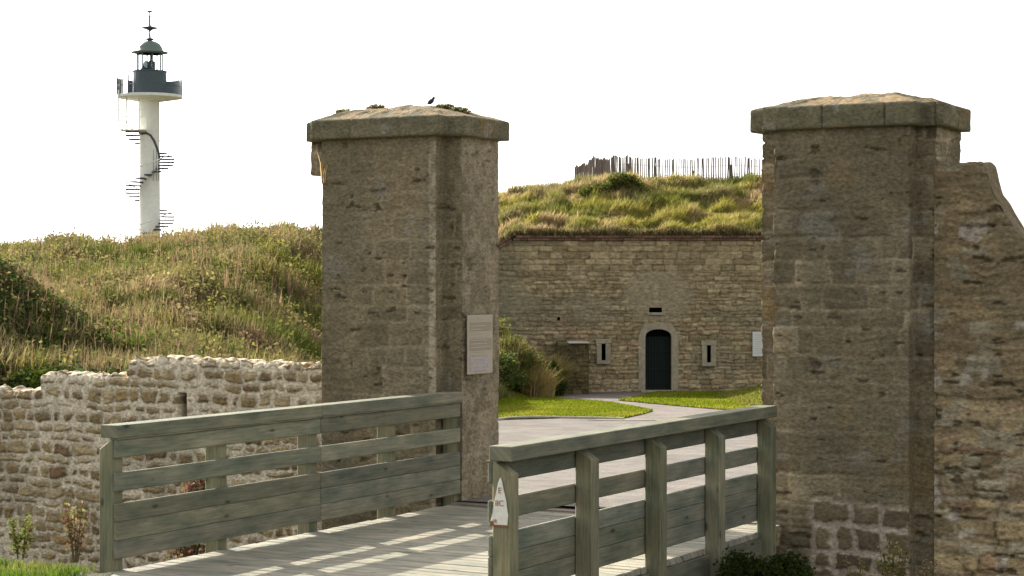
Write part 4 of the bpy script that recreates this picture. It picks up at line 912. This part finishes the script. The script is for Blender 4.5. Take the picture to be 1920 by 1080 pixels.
# lantern
b = MB(); rl = .98
for k_ in range(8):
    a = R(22.5+45*k_); b.tube([(LX+rl*math.cos(a), LY+rl*math.sin(a), lz(134)), (LX+rl*math.cos(a), LY+rl*math.sin(a), lz(100))], .06, 6)
b.lathe(c0, [(rl+.04, lz(101.5)), (rl+.04, lz(99)), (rl-.06, lz(99)), (rl-.06, lz(101.5))], 24); b.build('lantern_frame', M_SLATE, lh)
b = MB(); b.lathe(c0, [(rl-.02, lz(134)), (rl-.02, lz(100))], 8, a0=R(22.5), a1=R(382.5)); b.build('lantern_glass', M_GLASS, lh)
b = MB(); b.lathe((LX+.12, LY, 0), [(.05, lz(134)), (.30, lz(133)), (.30, lz(116)), (.12, lz(114)), (.10, lz(100))], 16); b.lathe((LX-.42, LY-.1, 0), [(.38, lz(134)), (.10, lz(123)), (.05, lz(121))], 14)
b.build('lamp', M_SLATE, lh)
b = MB(); b.lathe((LX-.30, LY-.1, 0), [(.02, lz(132)), (.16, lz(127)), (.19, lz(121)), (.12, lz(116)), (.02, lz(114))], 14); b.build('lens', flat_mat('lens', (.55, .65, .66), .1), lh)
b = MB(); b.lathe(c0, [(.90, lz(101)), (1.42, lz(99.5)), (1.42, lz(98)), (1.05, lz(96)), (.98, lz(90)), (.80, lz(83)), (.50, lz(78.5)), (.28, lz(77)), (.10, lz(76.5))], 32); b.build('dome', M_DOME, lh, True)
b = MB(); b.lathe(c0, [(.20, lz(78)), (.16, lz(76)), (.34, lz(74.5)), (.34, lz(73)), (.10, lz(71)), (.06, lz(60)), (.10, lz(58)), (.30, lz(55)), (.66, lz(53)), (.66, lz(52)), (.22, lz(50)), (.09, lz(48)), (.07, lz(32)), (.12, lz(31)), (.06, lz(30)), (.05, lz(24)), (.26, lz(22.5)), (.22, lz(21)), (.0, lz(20))], 18)
b.build('finial', M_SLATE, lh, True)
# spiral stair: treads climb counter-clockwise
zl = lz(249); per = 108*kL; ns_ = 17; k_ = 0
z = zl
while z > 2.0 and k_ < 58:
    a = math.pi*1.07 + 0 - 2*math.pi*k_/ns_     # start on the left, run round the back
    ca, sa = math.cos(a), math.sin(a); da = .17
    pts = []
    for r_, w_ in ((.74, .5), (1.90, 1.0)):
        for s2 in (-1, 1): pts.append((LX+r_*math.cos(a+s2*da*w_), LY+r_*math.sin(a+s2*da*w_), z))
    pts = [pts[0], pts[2], pts[3], pts[1]]
    b = MB(); b.prism(pts, (0, 0, .12)); b.build('step', M_STEP, lh); z -= per/ns_; k_ += 1
b = MB(); hr = []
for q in range(0, 57):
    a = math.pi*1.07-2*math.pi*q/ns_; hr.append((LX+1.86*math.cos(a), LY+1.86*math.sin(a), lz(249)+.95-q*per/ns_))
b.tube(hr, .045, 5)
for q in range(0, 57, 2): b.tube([hr[q], (hr[q][0], hr[q][1], hr[q][2]-.95)], .022, 4)
b.build('stair_rail', M_WHITE, lh)
b = MB()
hp = [(LX+.80*math.cos(a), LY+.80*math.sin(a), zz_) for a, zz_ in ((R(205), lz(251)), (R(235), lz(252)), (R(262), lz(251)), (R(285), lz(255)), (R(305), lz(265)), (R(322), lz(277)), (R(340), lz(290)), (R(356), lz(301)))]
b.tube(hp, .09, 7); b.build('cable_duct', M_SLATE, lh)
b = MB()
for dx_ in (.42, .62, .74): b.tube([(LX+dx_, LY-math.sqrt(max(.01, .66-dx_*dx_)), lz(340)), (LX+dx_, LY-math.sqrt(max(.01, .66-dx_*dx_)), lz(282))], .014, 4)
b.build('cables', M_SLATE, lh)
# landing with cage ladder below the gallery
b = MB(); b.box((LX-1.1, LY-.9, lz(246)), (2.0, 1.3, .07)); b.build('landing', M_WHITE, lh)
b = MB()
for dx_, t_ in ((-2.12, 172), (-1.86, 150), (-1.48, 186), (-.55, 186), (.1, 186)): b.tube([(LX+dx_, LY-1.45, lz(246 if dx_ > -1.9 else 232)), (LX+dx_, LY-1.45, lz(t_))], .06, 5)
for py_ in (209, 222): b.tube([(LX-2.12, LY-1.45, lz(py_)), (LX+.3, LY-1.45, lz(py_))], .018, 5)
b.build('landing_rail', M_WHITE, lh)
b = MB(); lx0 = LX-1.72
for s2 in (-.18, .18): b.tube([(lx0+s2, LY-1.3, lz(246)), (lx0+s2, LY-1.5, lz(180))], .022, 5)
for q in range(22): b.tube([(lx0-.18, LY-1.4, lz(245-3*q)), (lx0+.18, LY-1.4, lz(245-3*q))], .012, 4)
b.build('ladder', M_WHITE, lh)
